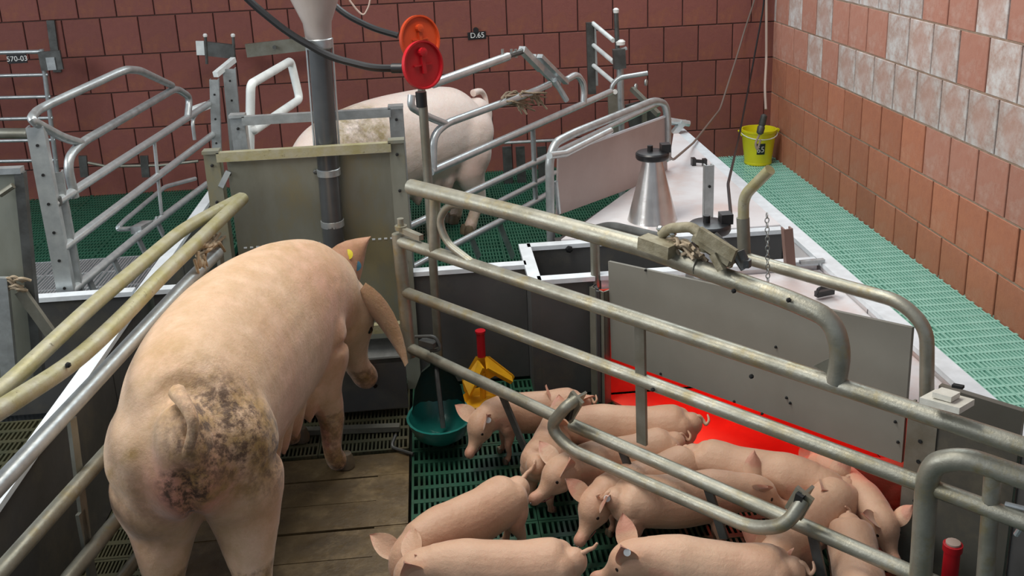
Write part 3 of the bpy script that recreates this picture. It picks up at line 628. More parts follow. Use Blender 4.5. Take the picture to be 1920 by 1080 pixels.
# trough
f = MB(); n = 12; V = []
for i in range(n+1):
    a = PI*i/n
    for x in (fa.x+.06, fb.x-.03): V.append((x, -3.24+.20*math.cos(a)*1.0 - .0, .24 - .20*math.sin(a)))
for i in range(n+1):
    a = PI*i/n
    for x in (fa.x+.075, fb.x-.045): V.append((x, -3.24+.185*math.cos(a), .24 - .185*math.sin(a)))
k = 2*(n+1)
F = [(2*i, 2*i+1, 2*i+3, 2*i+2) for i in range(n)] + [(k+2*i, k+2*i+2, k+2*i+3, k+2*i+1) for i in range(n)] + [(0,1,k+1,k), (2*n,2*n+1,k+2*n+1,k+2*n)] + [(2*i,2*i+2,k+2*i+2,k+2*i) for i in range(n)] + [(2*i+1,2*i+3,k+2*i+3,k+2*i+1) for i in range(n)]
f.add(V, F); f.build('trough', 'steel_dark', fs)
MB().bar((fa.x+.03,-3.43,.13), (fb.x-.02,-3.43,.13), .015, .20).build('lower_board', 'panel_dark', fs, False)
MB().bar((-3.0,-3.52,.012), (-2.62,-3.55,.012), .03, .02).build('floor_bar', 'steel_flat', fs, False)
fs2, a2, b2, zt2 = feeding(-2.9, 'second steel feeding frame directly behind the first, in front of the white far sow', ((446, 212), (742, 200)), False)
b = MB(); b.box((a2.x+.03, -2.905, .34), (b2.x-.03, -2.895, .62)); b.build('back_sheet', 'steel', fs2, False)
# feed pipe with hopper
fp = thing('feed_pipe', (-2.85,-3.09,0), 'dark grey feed drop pipe with frosted hopper on top hanging through the feeding stall', 'pipe')
p0, p1, p2 = Y(598, 72, -3.17), Y(622, 400, -3.175), Y(627, 470, -3.18)
pipe_ = MB().tube([p0, p1, p2], .041, 20).build('pipe', 'tubegrey', fp)
ht = Y(597, 68, -3.17); MB().lathe([(.045,-.03),(.048,0),(.052,.05),(.105,.18),(.11,.5),(.10,.5),(.095,.19),(.042,.05)], ht, seg=24, caps=False).build('hopper', 'frost', fp)
MB().lathe([(.046,-.005),(.050,0),(.050,.03),(.046,.035)], ht + Vector((0,0,-.04)), seg=24, caps=False).build('collar', 'steel', fp)
for y in (322, 418):
    MB().lathe([(.0415,-.014),(.0445,-.012),(.0445,.012),(.0415,.014)], Y(598+(y-72)*.0735, y, -3.173), seg=24, caps=False).build('strap', 'steel', pipe_)
for s_ in (-1, 1): MB().tube([p0 + Vector((s_*.047,-.0,.0)), p0.lerp(p1,.6)+Vector((s_*.046,0,0))], .004, 6).build('side_rod', 'steel_bright', fp)

# valve discs with hoses
def disc(c, n, r, m, label, pole=None, squash=1.0):
    c = Vector(c); n = Vector(n).normalized(); t = thing('feed_disc', c, label, 'disc', 'round red plastic discs')
    MB().lathe([(0,.0),(r*.9,.0),(r,.004),(r,.02),(r*.93,.02),(r*.9,.010),(0,.010)], c, n, 40, caps=False).build('dish', m, t)
    u = n.cross(Vector((0,0,1))).normalized(); v = u.cross(n)
    f_ = MB(); f_.bar(c+n*.013-u*.04-v*.0, c+n*.013+u*.04, .006, .008, n); f_.bar(c+n*.014-v*.03, c+n*.014+v*.05, .014, .014, n); f_.lathe([(.016,0),(.016,.018),(.006,.02)], c+n*.010+v*.045, n, 12); f_.build('raised_lever', m, t, False)
    return t, c, n
vn = Vector((.62, -.80, .12))
d1, c1, n1 = disc(Y(789, 122, -3.32), vn, .086, 'red', 'bright red plastic disc on a pole, nearer and lower of the pair')
d2, c2, n2 = disc(Y(784, 74, -2.75), vn, .098, 'orange', 'orange red plastic disc behind, higher of the pair')
MB().tube([Y(789,172,-3.30), Y(791,200,-3.30)], .020, 12).build('black_sleeve', 'black', d1)
MB().tube([c2+Vector((0,.03,0)), c2+Vector((0,.03,-.25)), (c2.x,c2.y+.03,.0)], .016, 8).build('pole', 'steel_flat', d2)
vp = thing('valve_pole', (-2.47,-3.3,0), 'slim steel pole below the red disc leading down to the teal bowl', 'pole')
MB().tube([Y(793,198,-3.3), Y(803,345,-3.3), Y(824,690,-3.32)], .0165, 12).build('pole', 'steel_flat', vp)
cord('hose', [Y(748,128,-3.30), Y(700,128,-3.30), Y(620,108,-3.25), Y(540,62,-3.22), Y(470,5,-3.2), Y(400,-70,-3.2)], .0135, 'black', 'thick black hose from the nearer red disc up to the top of the photo', 'hose')
MB().tube([Y(735,128,-3.30), Y(755,128,-3.31)], .018, 12).build('hose_end', 'black', d1)
cord('hose', [Y(746,67,-2.72), Y(700,54,-2.70), Y(640,24,-2.68), Y(600,-20,-2.65)], .013, 'black', 'black hose reaching the orange red disc from behind the hopper', 'hose')
cord('wire_coil', [Y(655,0,-2.4), Y(670,20,-2.4), Y(682,30,-2.4), Y(692,12,-2.4), Y(697,-20,-2.4)], .004, 'cable_pale', 'thin pale wire loops hanging at the top next to the hopper', 'wire')

# drinker bowl
tb = thing('drinking_bowl', Z(822,800,.03), 'teal drinking bowl with dark soiled back next to the gate post', 'drinker')
c = Vector((-2.470, -3.68, .0)); V = []; F = []
S = 24; rings = [(0.0,.035),(.06,.03),(.105,.06),(.128,.105),(.134,.12),(.124,.12),(.098,.07),(.055,.045),(0,.045)]
for rr, hh in rings:
    for k in range(S):
        a = 2*PI*k/S; st = max(0, math.sin(a)); V.append(c + Vector((math.cos(a)*rr*.88*(1-.15*st), math.sin(a)*rr, hh + st*hh*.15)))
F = [(i*S+k, i*S+(k+1) % S, (i+1)*S+(k+1) % S, (i+1)*S+k) for i in range(len(rings)-1) for k in range(S)]
f = MB(); f.add(V, F); f.build('bowl', 'teal', tb)
f = MB(); prof = [(.10,.04),(.097,.12),(.082,.21),(.055,.275),(.022,.30)]
V = []
for i, (wd, hh) in enumerate(prof):
    for k in range(9):
        a = PI*k/8; V.append(c + Vector((math.cos(a)*wd, .03 + math.sin(a)*.095*(1-i*.12), hh)))
f.add(V, [(i*9+k, i*9+k+1, (i+1)*9+k+1, (i+1)*9+k) for i in range(4) for k in range(8)]); f.build('back_hood', 'teal_dark', tb)
MB().tube([c+Vector((-.0,.10,.29)), c+Vector((0,.05,.26)), c+Vector((.01,-.0,.07))], .009, 8, .03).build('nipple_rod', 'steel_dark', tb)
MB().tube([c+Vector((-.16,.03,.04)), c+Vector((-.18,-.0,.01)), c+Vector((-.10,-.06,.01))], .006, 8, .02).build('bracket', 'steel_dark', tb)

# yellow and red piglet feeder
yf = thing('piglet_feeder', Y(905,740,-3.33), 'yellow piglet feeder with a red tube on top beside the teal bowl', 'feeder')
def y_(x, y, Yp=-3.36): return Y(x, y, Yp)
f = MB(); f.quad([y_(870,733), y_(866,712), y_(892,668), y_(918,668), y_(962,702), y_(955,716), y_(925,700), y_(905,712)][::-1], -.012); f.build('yoke', 'yellow', yf, False)
f = MB(); f.quad([y_(868,715,-3.37), y_(895,675,-3.37), y_(905,690,-3.42), y_(880,742,-3.43)], .01); f.quad([y_(912,668,-3.37), y_(960,705,-3.37), y_(962,716,-3.42), y_(915,690,-3.42)], .01); f.build('hood', 'yellow', yf, False)
MB().lathe([(.016,0),(.016,.095),(.020,.10),(.020,.108),(.012,.108)], y_(903,668), (0,0,1), 16).build('tube', 'red', yf)
MB().lathe([(.07,0),(.085,.03),(.08,.035),(.065,.01),(0,.01)], (y_(905,740).x, -3.42, .005), seg=20, caps=False).build('dish', 'yellow', yf)
MB().tube([(y_(905,740).x, -3.38, .01), y_(905,700)], .012, 8).build('stem', 'yellow', yf)

# ------------------------------------------------------------------ far crate gate (right of the white sow)
FG = ((-2.57, -2.9), (-1.35, -1.25))
def f_(x, y, off=0): return PL(x, y, FG, off)
fg = thing('crate_gate', (-2.4,-2.7,0), 'clean far tube gate beside the white sow with bright clamp and rope rags', 'gate')
def fpart(name, pts, r, m='steel', fil=0, off=0): return MB().tube([f_(x, y, off) for x, y in pts], r, 12, fil).build(name, m, fg)
fpart('top_rail', [(812,157), (952,106)], .020, 'steel_bright')
fpart('loop_rail', [(812,322), (812,255), (835,232), (1000,172), (1030,158)], .0175, 'steel_bright', .07)
fpart('loop_rail', [(1062,150), (1082,138), (1096,160), (1094,196)], .0175, 'steel_bright', .05)
fpart('loop_rail', [(772,178), (770,200), (800,218), (835,232)], .016, 'steel_bright', .06)
fpart('rail', [(808,322), (1145,172)], .018, 'steel_bright')
fpart('rail', [(868,368), (1030,292), (1240,192)], .016, 'steel_bright')
fpart('rail', [(925,384), (1042,324)], .014, 'steel_bright')
fpart('rail', [(752,432), (830,396)], .016, 'steel_bright')
fpart('rail', [(840,466), (932,418), (1042,356)], .016, 'steel_bright')
fpart('rail', [(772,502), (812,480)], .014, 'steel_bright')
fpart('upright', [(999,240), (1004,372)], .013, 'steel')
for a, b_ in [((884,448),(898,482)), ((936,420),(962,482)), ((990,388),(1000,410))]: MB().bar(f_(*a), f_(*b_), .01, .03).build('foot_bar', 'steel', fg, False)
fc = thing('gate_clamp', f_(1010,140), 'bright metal quick clamp with levers on the far crate gate', 'clamp')
MB().bar(f_(978,92), f_(1015,130), .035, .03).build('arm', 'steel_bright', fc, False)
MB().bar(f_(1000,110,-.02), f_(1048,158,-.02), .02, .05).build('casting', 'steel_bright', fc, False)
MB().bar(f_(1012,105,.02), f_(1062,155,.02), .03, .02).build('arm', 'steel_bright', fc, False)
MB().tube([f_(1040,150), f_(1062,188)], .015, 8).build('lever', 'steel_bright', fc)
f = MB(); f.tube([f_(942,108), f_(975,98), f_(985,92)], .014, 8); f.build('threaded_joint', 'steel_dark', fc)
for x in (943, 960, 968): MB().tube([f_(x,108), f_(x-1,92)], .007, 8).build('wing_screw', 'bolt', fc)
rg = thing('rope_rags', f_(985,185), 'frayed brown rope rags knotted around the far crate rail', 'rope')
f = MB()
for i in range(34):
    x = rb.uniform(940, 985); y = 190 - (x-940)*.3 + rb.uniform(-8, 8)
    f.tube([f_(x, y, rb.uniform(-.02,.02)), f_(x+rb.uniform(10,30), y+rb.uniform(-14,6), rb.uniform(-.05,.02)), f_(x+rb.uniform(25,50), y+rb.uniform(-14,28), rb.uniform(-.06,.02))], .005, 5, .03)
f.build('strands', 'rope', rg)
# loop next to the far nest
FN = ((-1.96, -2.86), (-1.26, -2.04))
def q_(x, y, off=0): return PL(x, y, FN, off)
f2 = thing('nest_rail', (q_(1030,400).x, q_(1030,400).y, 0), 'bent tube rail round the pinkish far nest board', 'rail')
MB().tube([(q_(1030,405).x, q_(1030,405).y, 0), q_(1030,300), q_(1040,268), q_(1075,250), q_(1228,188), q_(1248,195), q_(1252,225), q_(1252,300)], .0185, 12, .08).build('loop', 'steel', f2)
MB().tube([q_(1030,292,.06), q_(1060,288,.06), q_(1145,245,.06)], .015, 10).build('rail', 'steel_bright', f2)
MB().tube([q_(1042,340), q_(1048,400)], .01, 8).build('latch_rod', 'steel_bright', f2)
# far pole group near back wall
fpz = thing('lock_post', (-1.35,-1.0,0), 'grey post with lock blocks standing before the back wall right of the rope rags', 'post')
YP = -1.0
MB().tube([Y(1155,22,YP), Y(1158,100,YP)], .014, 10).build('rod', 'steel_dark', fpz)
MB().lathe([(.016,0),(.018,.02),(.008,.028)], Y(1155,24,YP), seg=12).build('rod_cap', 'white', fpz)
MB().tube([Y(1162,90,YP), (Y(1166,250,YP).x, YP, 0)], .022, 12).build('post', 'steel', fpz)
MB().bar(Y(1160,92,YP-.03), Y(1162,128,YP-.03), .05, .07).build('lock_block', 'steel_dark', fpz, False)
MB().lathe([(.028,0),(.03,.02),(.018,.03)], Y(1163,84,YP), seg=14).build('lock_top', 'white', fpz)
MB().bar(Y(1150,98,YP-.02), Y(1175,90,YP-.02), .03, .015).build('lock_plate', 'steel_bright', fpz, False)
MB().tube([(Y(1146,230,YP-.15).x, YP-.15, .25), Y(1147,160,YP-.15), Y(1160,146,YP-.15), Y(1214,137,YP-.15)], .014, 10, .05).build('bent_handle', 'steel', fpz)
MB().bar(Y(1148,168,YP-.2), Y(1151,260,YP-.2), .02, .055).build('slotted_plate', 'steel_flat', fpz, False)
MB().lathe([(.014,0),(.014,.01)], Y(1153,172,YP-.22), (0,-1,0), 8).build('bolt', 'white', fpz)
gl = thing('rung_gate', Y(1110,170,-.6), 'small gate with three bright rungs standing out from the back wall', 'gate')
MB().bar(Y(1106,42,-.55), Y(1110,176,-.55), .03, .05).build('upright', 'steel_dark', gl, False)
MB().bar(Y(1114,50,-.55), Y(1118,160,-.55), .03, .02).build('upright', 'steel', gl, False)
for y in (44, 84, 122): MB().tube([Y(1112,y,-.55), Y(1150,y+32,-.95)], .014, 10).build('rung', 'white_paint', gl)
r = thing('bolt_bracket', Y(1205,180,-.5), 'small grey arm with two bolts by the back wall above the far nest board', 'bracket')
MB().bar(Y(1185,166,-.5), Y(1235,215,-.7), .03, .03).build('arm', 'steel_flat', r, False); a_ = Y(1208,190,-.58); MB().bar((a_.x,a_.y,0), a_, .03, .03).build('leg', 'steel_flat', r, False)
for x, y in ((1192,168), (1211,160)): MB().lathe([(.012,0),(.014,.03),(.008,.04)], Y(x,y,-.5), seg=10).build('bolt', 'bolt', r)
MB().bar(Y(1200,190,-.55), Y(1215,265,-.55), .03, .2).build('dark_board', 'steel_dark', r, False)

# ------------------------------------------------------------------ pigs
def skin_mat(name, base, deep, pale, dirtc, sss=.12, hair=1.0):
    m = D.materials.new(name); m.use_nodes = True; t = m.node_tree; b = t.nodes['Principled BSDF']; N = t.nodes.new; Lk = t.links.new
    b.inputs['Roughness'].default_value = .5; b.inputs['Subsurface Weight'].default_value = sss; b.inputs['Subsurface Radius'].default_value = (1, .35, .2); b.inputs['Subsurface Scale'].default_value = .012
    b.inputs['Sheen Weight'].default_value = .25; b.inputs['Sheen Roughness'].default_value = .4
    tc = N('ShaderNodeTexCoord')
    def noise(s, d=6, r=.6):
        n = N('ShaderNodeTexNoise'); n.inputs['Scale'].default_value = s; n.inputs['Detail'].default_value = d; n.inputs['Roughness'].default_value = r; Lk(tc.outputs['Object'], n.inputs['Vector']); return n.outputs['Fac']
    def mr(f, a, z, c=0, d=1):
        r = N('ShaderNodeMapRange'); r.inputs[1].default_value = a; r.inputs[2].default_value = z; r.inputs[3].default_value = c; r.inputs[4].default_value = d; Lk(f, r.inputs[0]); return r.outputs[0]
    def mix(f, a, z):
        x = N('ShaderNodeMix'); x.data_type = 'RGBA'; Lk(f, x.inputs['Factor'])
        for v, i in ((a, 6), (z, 7)):
            if isinstance(v, tuple): x.inputs[i].default_value = (*v, 1)
            else: Lk(v, x.inputs[i])
        return x.outputs[2]
    def math_(op, a, b_=None):
        x = N('ShaderNodeMath'); x.operation = op; x.use_clamp = True
        for i, v in enumerate((a, b_)):
            if v is None: continue
            if isinstance(v, (int, float)): x.inputs[i].default_value = v
            else: Lk(v, x.inputs[i])
        return x.outputs[0]
    col = mix(mr(noise(5), .35, .65), base, pale); col = mix(mr(noise(110, 4, .8), .5, .8, 0, .35*hair), col, deep)
    at = N('ShaderNodeAttribute'); at.attribute_name = 'pink'; col = mix(at.outputs['Fac'], col, deep)
    ad = N('ShaderNodeAttribute'); ad.attribute_name = 'dirt'
    dn = math_('MULTIPLY', mr(noise(14, 9, .7), .34, .62), ad.outputs['Fac'])
    col = mix(dn, col, dirtc)
    dk = N('ShaderNodeAttribute'); dk.attribute_name = 'dark'
    sp = math_('MULTIPLY', mr(noise(38, 7, .75), .43, .58), dk.outputs['Fac']); col = mix(sp, col, (.075, .035, .018))
    Lk(col, b.inputs['Base Color'])
    bp = N('ShaderNodeBump'); bp.inputs['Strength'].default_value = .45*hair; bp.inputs['Distance'].default_value = .004; Lk(noise(150, 8, .7), bp.inputs['Height'])
    bp2 = N('ShaderNodeBump'); bp2.inputs['Strength'].default_value = .45 if hair == 1.0 else .25; bp2.inputs['Distance'].default_value = .010; Lk(noise(16 if hair == 1.0 else 34, 5, .6), bp2.inputs['Height']); Lk(bp.outputs[0], bp2.inputs['Normal']); Lk(bp2.outputs[0], b.inputs['Normal'])
    return m
M['sow'] = skin_mat('sow_skin', (.64, .41, .25), (.60, .25, .18), (.72, .50, .34), (.34, .20, .05))
M['sow_pale'] = skin_mat('pale_sow_skin', (.74, .60, .52), (.66, .36, .30), (.78, .68, .62), (.34, .27, .14))
M['piglet'] = skin_mat('piglet_skin', (.56, .32, .20), (.58, .22, .155), (.66, .42, .275), (.26, .14, .07), .12, .8)

XS = 1.0
def chain(mb, pts, seg=14):
    """tapering limb: (pos, radius) joints or (pos, (w, h)), sampled smoothly with round ends"""
    P = [Vector(p) for p, _ in pts]; R = [((r, r) if isinstance(r, (int, float)) else r) for _, r in pts]
    S = []; n = len(P)
    for i in range(n-1):
        p0, p1, p2, p3 = P[max(i-1,0)], P[i], P[i+1], P[min(i+2,n-1)]; r0, r1, r2, r3 = R[max(i-1,0)], R[i], R[i+1], R[min(i+2,n-1)]
        for k in range(5 if i < n-2 else 6):
            t = k/5
            cr = lambda a, b, c, d: .5*((2*b) + (c-a)*t + (2*a-5*b+4*c-d)*t*t + (3*b-a-3*c+d)*t**3)
            S.append((cr(p0,p1,p2,p3), (cr(r0[0],r1[0],r2[0],r3[0]), cr(r0[1],r1[1],r2[1],r3[1]))))
    d0 = (S[1][0]-S[0][0]).normalized(); d1 = (S[-1][0]-S[-2][0]).normalized(); e0 = min(S[0][1]); e1 = min(S[-1][1])
    head = [(S[0][0] - d0*e0*math.cos(a), (S[0][1][0]*math.sin(a), S[0][1][1]*math.sin(a))) for a in (.15, .5, .85, 1.2)]
    tail = [(S[-1][0] + d1*e1*math.cos(a), (S[-1][1][0]*math.sin(a), S[-1][1][1]*math.sin(a))) for a in (1.2, .85, .5, .15)]
    S = head + S + tail; V = []
    for i, (p, (w_, h_)) in enumerate(S):
        t = (S[min(i+1,len(S)-1)][0] - S[max(i-1,0)][0]).normalized(); sd = t.cross(Vector((0,0,1)))
        if sd.length < .15: sd = Vector((0,-1,0)) if abs(t.z) > .95 else sd
        sd = sd.normalized(); 
        if sd.y > 0 and abs(t.z) > .8: sd = -sd
        u = sd.cross(t)
        for k in range(seg): a = 2*PI*k/seg; V.append(p + sd*(math.cos(a)*w_) + u*(math.sin(a)*h_))
    m = len(S); mb.add(V, [(i*seg+k, i*seg+(k+1) % seg, (i+1)*seg+(k+1) % seg, (i+1)*seg+k) for i in range(m-1) for k in range(seg)] + [tuple(range(seg))[::-1], tuple((m-1)*seg+k for k in range(seg))])

def remesh(mb, vox, smooth_it):
    me = mb.mesh('body', False); o = D.objects.new('tmp', me); C.objects.link(o)
    md = o.modifiers.new('r', 'REMESH'); md.mode = 'VOXEL'; md.voxel_size = vox; md.use_smooth_shade = True
    ms = o.modifiers.new('s', 'SMOOTH'); ms.factor = .5; ms.iterations = smooth_it
    bpy.context.view_layer.update(); me2 = D.meshes.new_from_object(o.evaluated_get(bpy.context.evaluated_depsgraph_get()))
    D.objects.remove(o); return me2

def ear_geo(mb, base, dirv, side, length, width, th, droop=0.25, cup=.3):
    base, d, sd = Vector(base), Vector(dirv).normalized(), Vector(side).normalized(); nrm = d.cross(sd).normalized(); sd = nrm.cross(d)
    n, m = 8, 7; V = []; 
    for face in (1, -1):
        for i in range(n+1):
            t = i/n; wd = width * (math.sin(PI*min(1, (t*.78+.24)))**.8) * (1 if t < .99 else .5); c0 = base + d*length*t - nrm*droop*length*t*t
            for j in range(m):
                s = (j/(m-1)-.5)*2; V.append(c0 + sd*s*wd/2 + nrm*(cup*width*s*s*.5*(1-t*.4) + face*th/2*(1-abs(s)**3)*(1-t*.4)))
    k = (n+1)*m; F = []
    for i in range(n):
        for j in range(m-1):
            a, b_, c_, d_ = i*m+j, i*m+j+1, (i+1)*m+j+1, (i+1)*m+j; F += [(a,b_,c_,d_), (k+d_,k+c_,k+b_,k+a)]
    for i in range(n): F += [(i*m, (i+1)*m, k+(i+1)*m, k+i*m), (i*m+m-1, k+i*m+m-1, k+(i+1)*m+m-1, (i+1)*m+m-1)]
    F += [tuple(n*m+j for j in range(m)) + tuple(k+n*m+j for j in reversed(range(m)))]
    mb.add(V, F)

def make_pig(P, kind='piglet', hy=0, hp=-.35, bend=0, gait=(0,0,0,0), lie=False, ear=(0,0), seed=0, tail=0, vox=.006, fat=1):
    """P: proportions (unit = sow metres). Local +x forward. returns body mesh + face positions"""
    S = kind == 'sow'; mb = MB(); R = random.Random(seed)
    hs = 1.0 if S else 1.28      # head scale
    zl = 0 if not lie else -.20
    st = [(.02,.64,.08,.10),(.06,.615,.13,.17),(.15,.585,.172,.215),(.30,.575,.195,.24),(.48,.555,.21,.262),(.68,.545,.215,.275),(.88,.56,.205,.265),(1.02,.59,.185,.24),(1.14,.61,.16,.205),(1.24,.61,.14,.17)]
    if S: st = [(.01,.69,.07,.10),(.05,.66,.13,.18),(.14,.63,.18,.225),(.30,.615,.208,.265),(.48,.60,.222,.285),(.68,.59,.225,.295),(.88,.595,.218,.28),(1.02,.61,.195,.25),(1.12,.61,.175,.215),(1.20,.58,.155,.185)]
    if not S: st = [(.045,.61,.115,.115),(.085,.59,.165,.175),(.17,.57,.212,.222),(.30,.558,.225,.232),(.46,.535,.215,.240),(.64,.53,.222,.25),(.82,.545,.215,.245),(.97,.57,.212,.235),(1.08,.585,.19,.21),(1.18,.59,.17,.185)]
    if not S: st = [(x, z, w_*fat, h*fat) for x, z, w_, h in st]
    chain(mb, [(Vector((x, 0, z+zl)), (w_, h)) for x, z, w_, h in st], 24)
    # head chain: neck base -> poll -> face -> snout
    nb = Vector((1.12, 0, (.61 if S else .60)+zl)); fwd = Vector((math.cos(hy)*math.cos(hp), math.sin(hy)*math.cos(hp), math.sin(hp)))
    sidev = Vector((-math.sin(hy), math.cos(hy), 0)); upv = fwd.cross(sidev)*1.0
    if upv.z < 0: upv = -upv
    ndir = (Vector((1,0,.05)) + fwd).normalized()
    poll = nb + ndir*.17*hs
    hl = 1.0 if S else .88
    seq = [(nb, (.16,.17) if S else (.165,.175)), (poll, (.125*hs,.135*hs)), (poll + fwd*.09*hs*hl, (.115*hs,.118*hs)), (poll + fwd*.17*hs*hl - upv*.032*hs, (.080*hs,.080*hs)), (poll + fwd*.245*hs*hl - upv*.055*hs, (.056*hs,.054*hs)), (poll + fwd*.31*hs*hl - upv*.06*hs, (.050*hs,.048*hs))]
    chain(mb, seq, 18)
    nose = poll + fwd*.345*hs*hl - upv*.058*hs
    chain(mb, [(nose - fwd*.02*hs, .052*hs), (nose - fwd*.004, .052*hs)], 14)      # snout disc
    for s in (-1, 1): chain(mb, [(poll + fwd*.06*hs + sidev*s*.055*hs - upv*.05*hs, .065*hs), (poll + fwd*.14*hs + sidev*s*.03*hs - upv*.065*hs, .045*hs)], 10)   # jowls
    # legs
    lw = 1.0 if S else .95
    for k, (s, fr) in enumerate(((1,1),(-1,1),(1,0),(-1,0))):
        g_ = gait[k]; 
        if lie:
            if fr: chain(mb, [((1.03, s*.12, .36), .12), ((1.00, s*.17, .20), .07), ((1.10, s*.19, .09), .045), ((1.26, s*.18, .05), .035), ((1.33, s*.17, .04), .038)], 10)
            else: chain(mb, [((.20, s*.13, .34), .16), ((.36, s*.20, .20), .10), ((.22, s*.22, .07), .05), ((.40, s*.22, .045), .036), ((.47, s*.22, .035), .038)], 10)
            continue
        if fr: chain(mb, [((1.02, s*.08, .54), .13*lw), ((1.02, s*.10, .44), .115*lw), ((1.00+g_*.2, s*.115, .34), .078*lw), ((1.03+g_*.6, s*.13, .22), .052*lw), ((1.02+g_*.9, s*.13, .10), .036*lw), ((1.05+g_, s*.13, .035), .042*lw)], 12)
        else: chain(mb, [((.17, s*.080, .60), .145*lw), ((.165, s*.098, .48), .132*lw), ((.18+g_*.3, s*.108, .37), .104*lw), ((.13+g_*.6, s*.115, .25), .066*lw), ((.11+g_*.75, s*.12, .18), .048*lw), ((.145+g_*.9, s*.12, .10), .038*lw), ((.175+g_, s*.12, .035), .044*lw)], 12)
    if S:
        for s in (-1, 1): chain(mb, [((.14, s*.07, .60), .15), ((.16, s*.075, .46), .125), ((.17, s*.08, .40), .10)], 12)
        for i in range(6):
            for s in (-1, 1): chain(mb, [((.36+i*.11, s*.085, .345), .07), ((.36+i*.11, s*.10, .285), .035), ((.36+i*.11, s*.105, .25), .013)], 8)
        chain(mb, [((.03,0,.60),.055), ((-.005,0,.53),.048), ((-.008,0,.48),.022)], 10)    # vulva
    me = remesh(mb, vox/P['s'] if not S else vox, 16 if S else 3)
    # extra geometry joined: ears, tail
    ex = MB(); el = (.30 if S else .27)*1.0; mids = []
    for s, up_ in ((1, ear[0]), (-1, ear[1])):
        b_ = poll + sidev*s*.085*hs + upv*.075*hs + fwd*.02*hs
        d_ = (sidev*s*.85 + upv*(.75+up_) - fwd*(.15 - up_*.1)) if up_ > -.5 else (sidev*s*.75 + upv*.05 + fwd*.75)
        mids.append(b_ + d_.normalized()*el*.5)
        ear_geo(ex, b_ - d_.normalized()*.03, d_, fwd.cross(d_).cross(d_)*-s if False else (fwd - d_*fwd.dot(d_)/d_.dot(d_)), el, el*.72, .014 if S else .022, .3 if up_ <= 0 else .12)
    zt_ = .60 + zl
    tz = [(.03,0,zt_+.07),(-.03,0,zt_+.09),(-.07,.0,zt_+.05)]
    if S: tp_ = [(.05,0,.80),(-.015,-.02,.80),(-.055,-.035,.765),(-.06,-.02,.71),(-.055,.005,.665),(-.05,.015,.63)]; tr = [.022,.018,.015,.013,.011,.007]
    elif tail == 0: tp_ = tz + [(-.10,.03,zt_+.02),(-.13,.02,zt_+.06),(-.12,-.02,zt_+.10)]; tr = [.026,.022,.019,.017,.014,.008]
    else: tp_ = tz[:2] + [(-.08,.0,zt_+.12),(-.12,.02,zt_+.15),(-.15,.03,zt_+.20)]; tr = [.026,.022,.018,.016,.010]
    # smooth tail
    pp, rr = [], []
    for i in range(len(tp_)-1):
        a, b_, c_, d_ = [Vector(tp_[min(max(i+q, 0), len(tp_)-1)]) for q in (-1, 0, 1, 2)]
        for q in range(4):
            t = q/4; pp.append(.5*((2*b_) + (c_-a)*t + (2*a-5*b_+4*c_-d_)*t*t + (3*b_-a-3*c_+d_)*t**3)); rr.append(tr[i]*(1-t) + tr[i+1]*t)
    pp += [Vector(tp_[-1]), Vector(tp_[-1]) + (Vector(tp_[-1])-pp[-1])*.3]; rr += [tr[-1], tr[-1]*.3]; ex.tube(pp, rr, 10)
    me_e = ex.mesh('extra', True)
    bm = bmesh.new(); bm.from_mesh(me); bm.from_mesh(me_e); bm.to_mesh(me); bm.free(); D.meshes.remove(me_e); me.shade_smooth()
    info = dict(poll=poll, fwd=fwd, side=sidev, up=upv, nose=nose, hs=hs, mids=mids)
    return me, info

def bendv(p, k):
    if abs(k) < 1e-5: return Vector(p)
    x0 = .45; x, y, z = p; th = k*(x-x0)
    return Vector((x0 + math.sin(th)/k - y*math.sin(th), (1-math.cos(th))/k + y*math.cos(th), z))

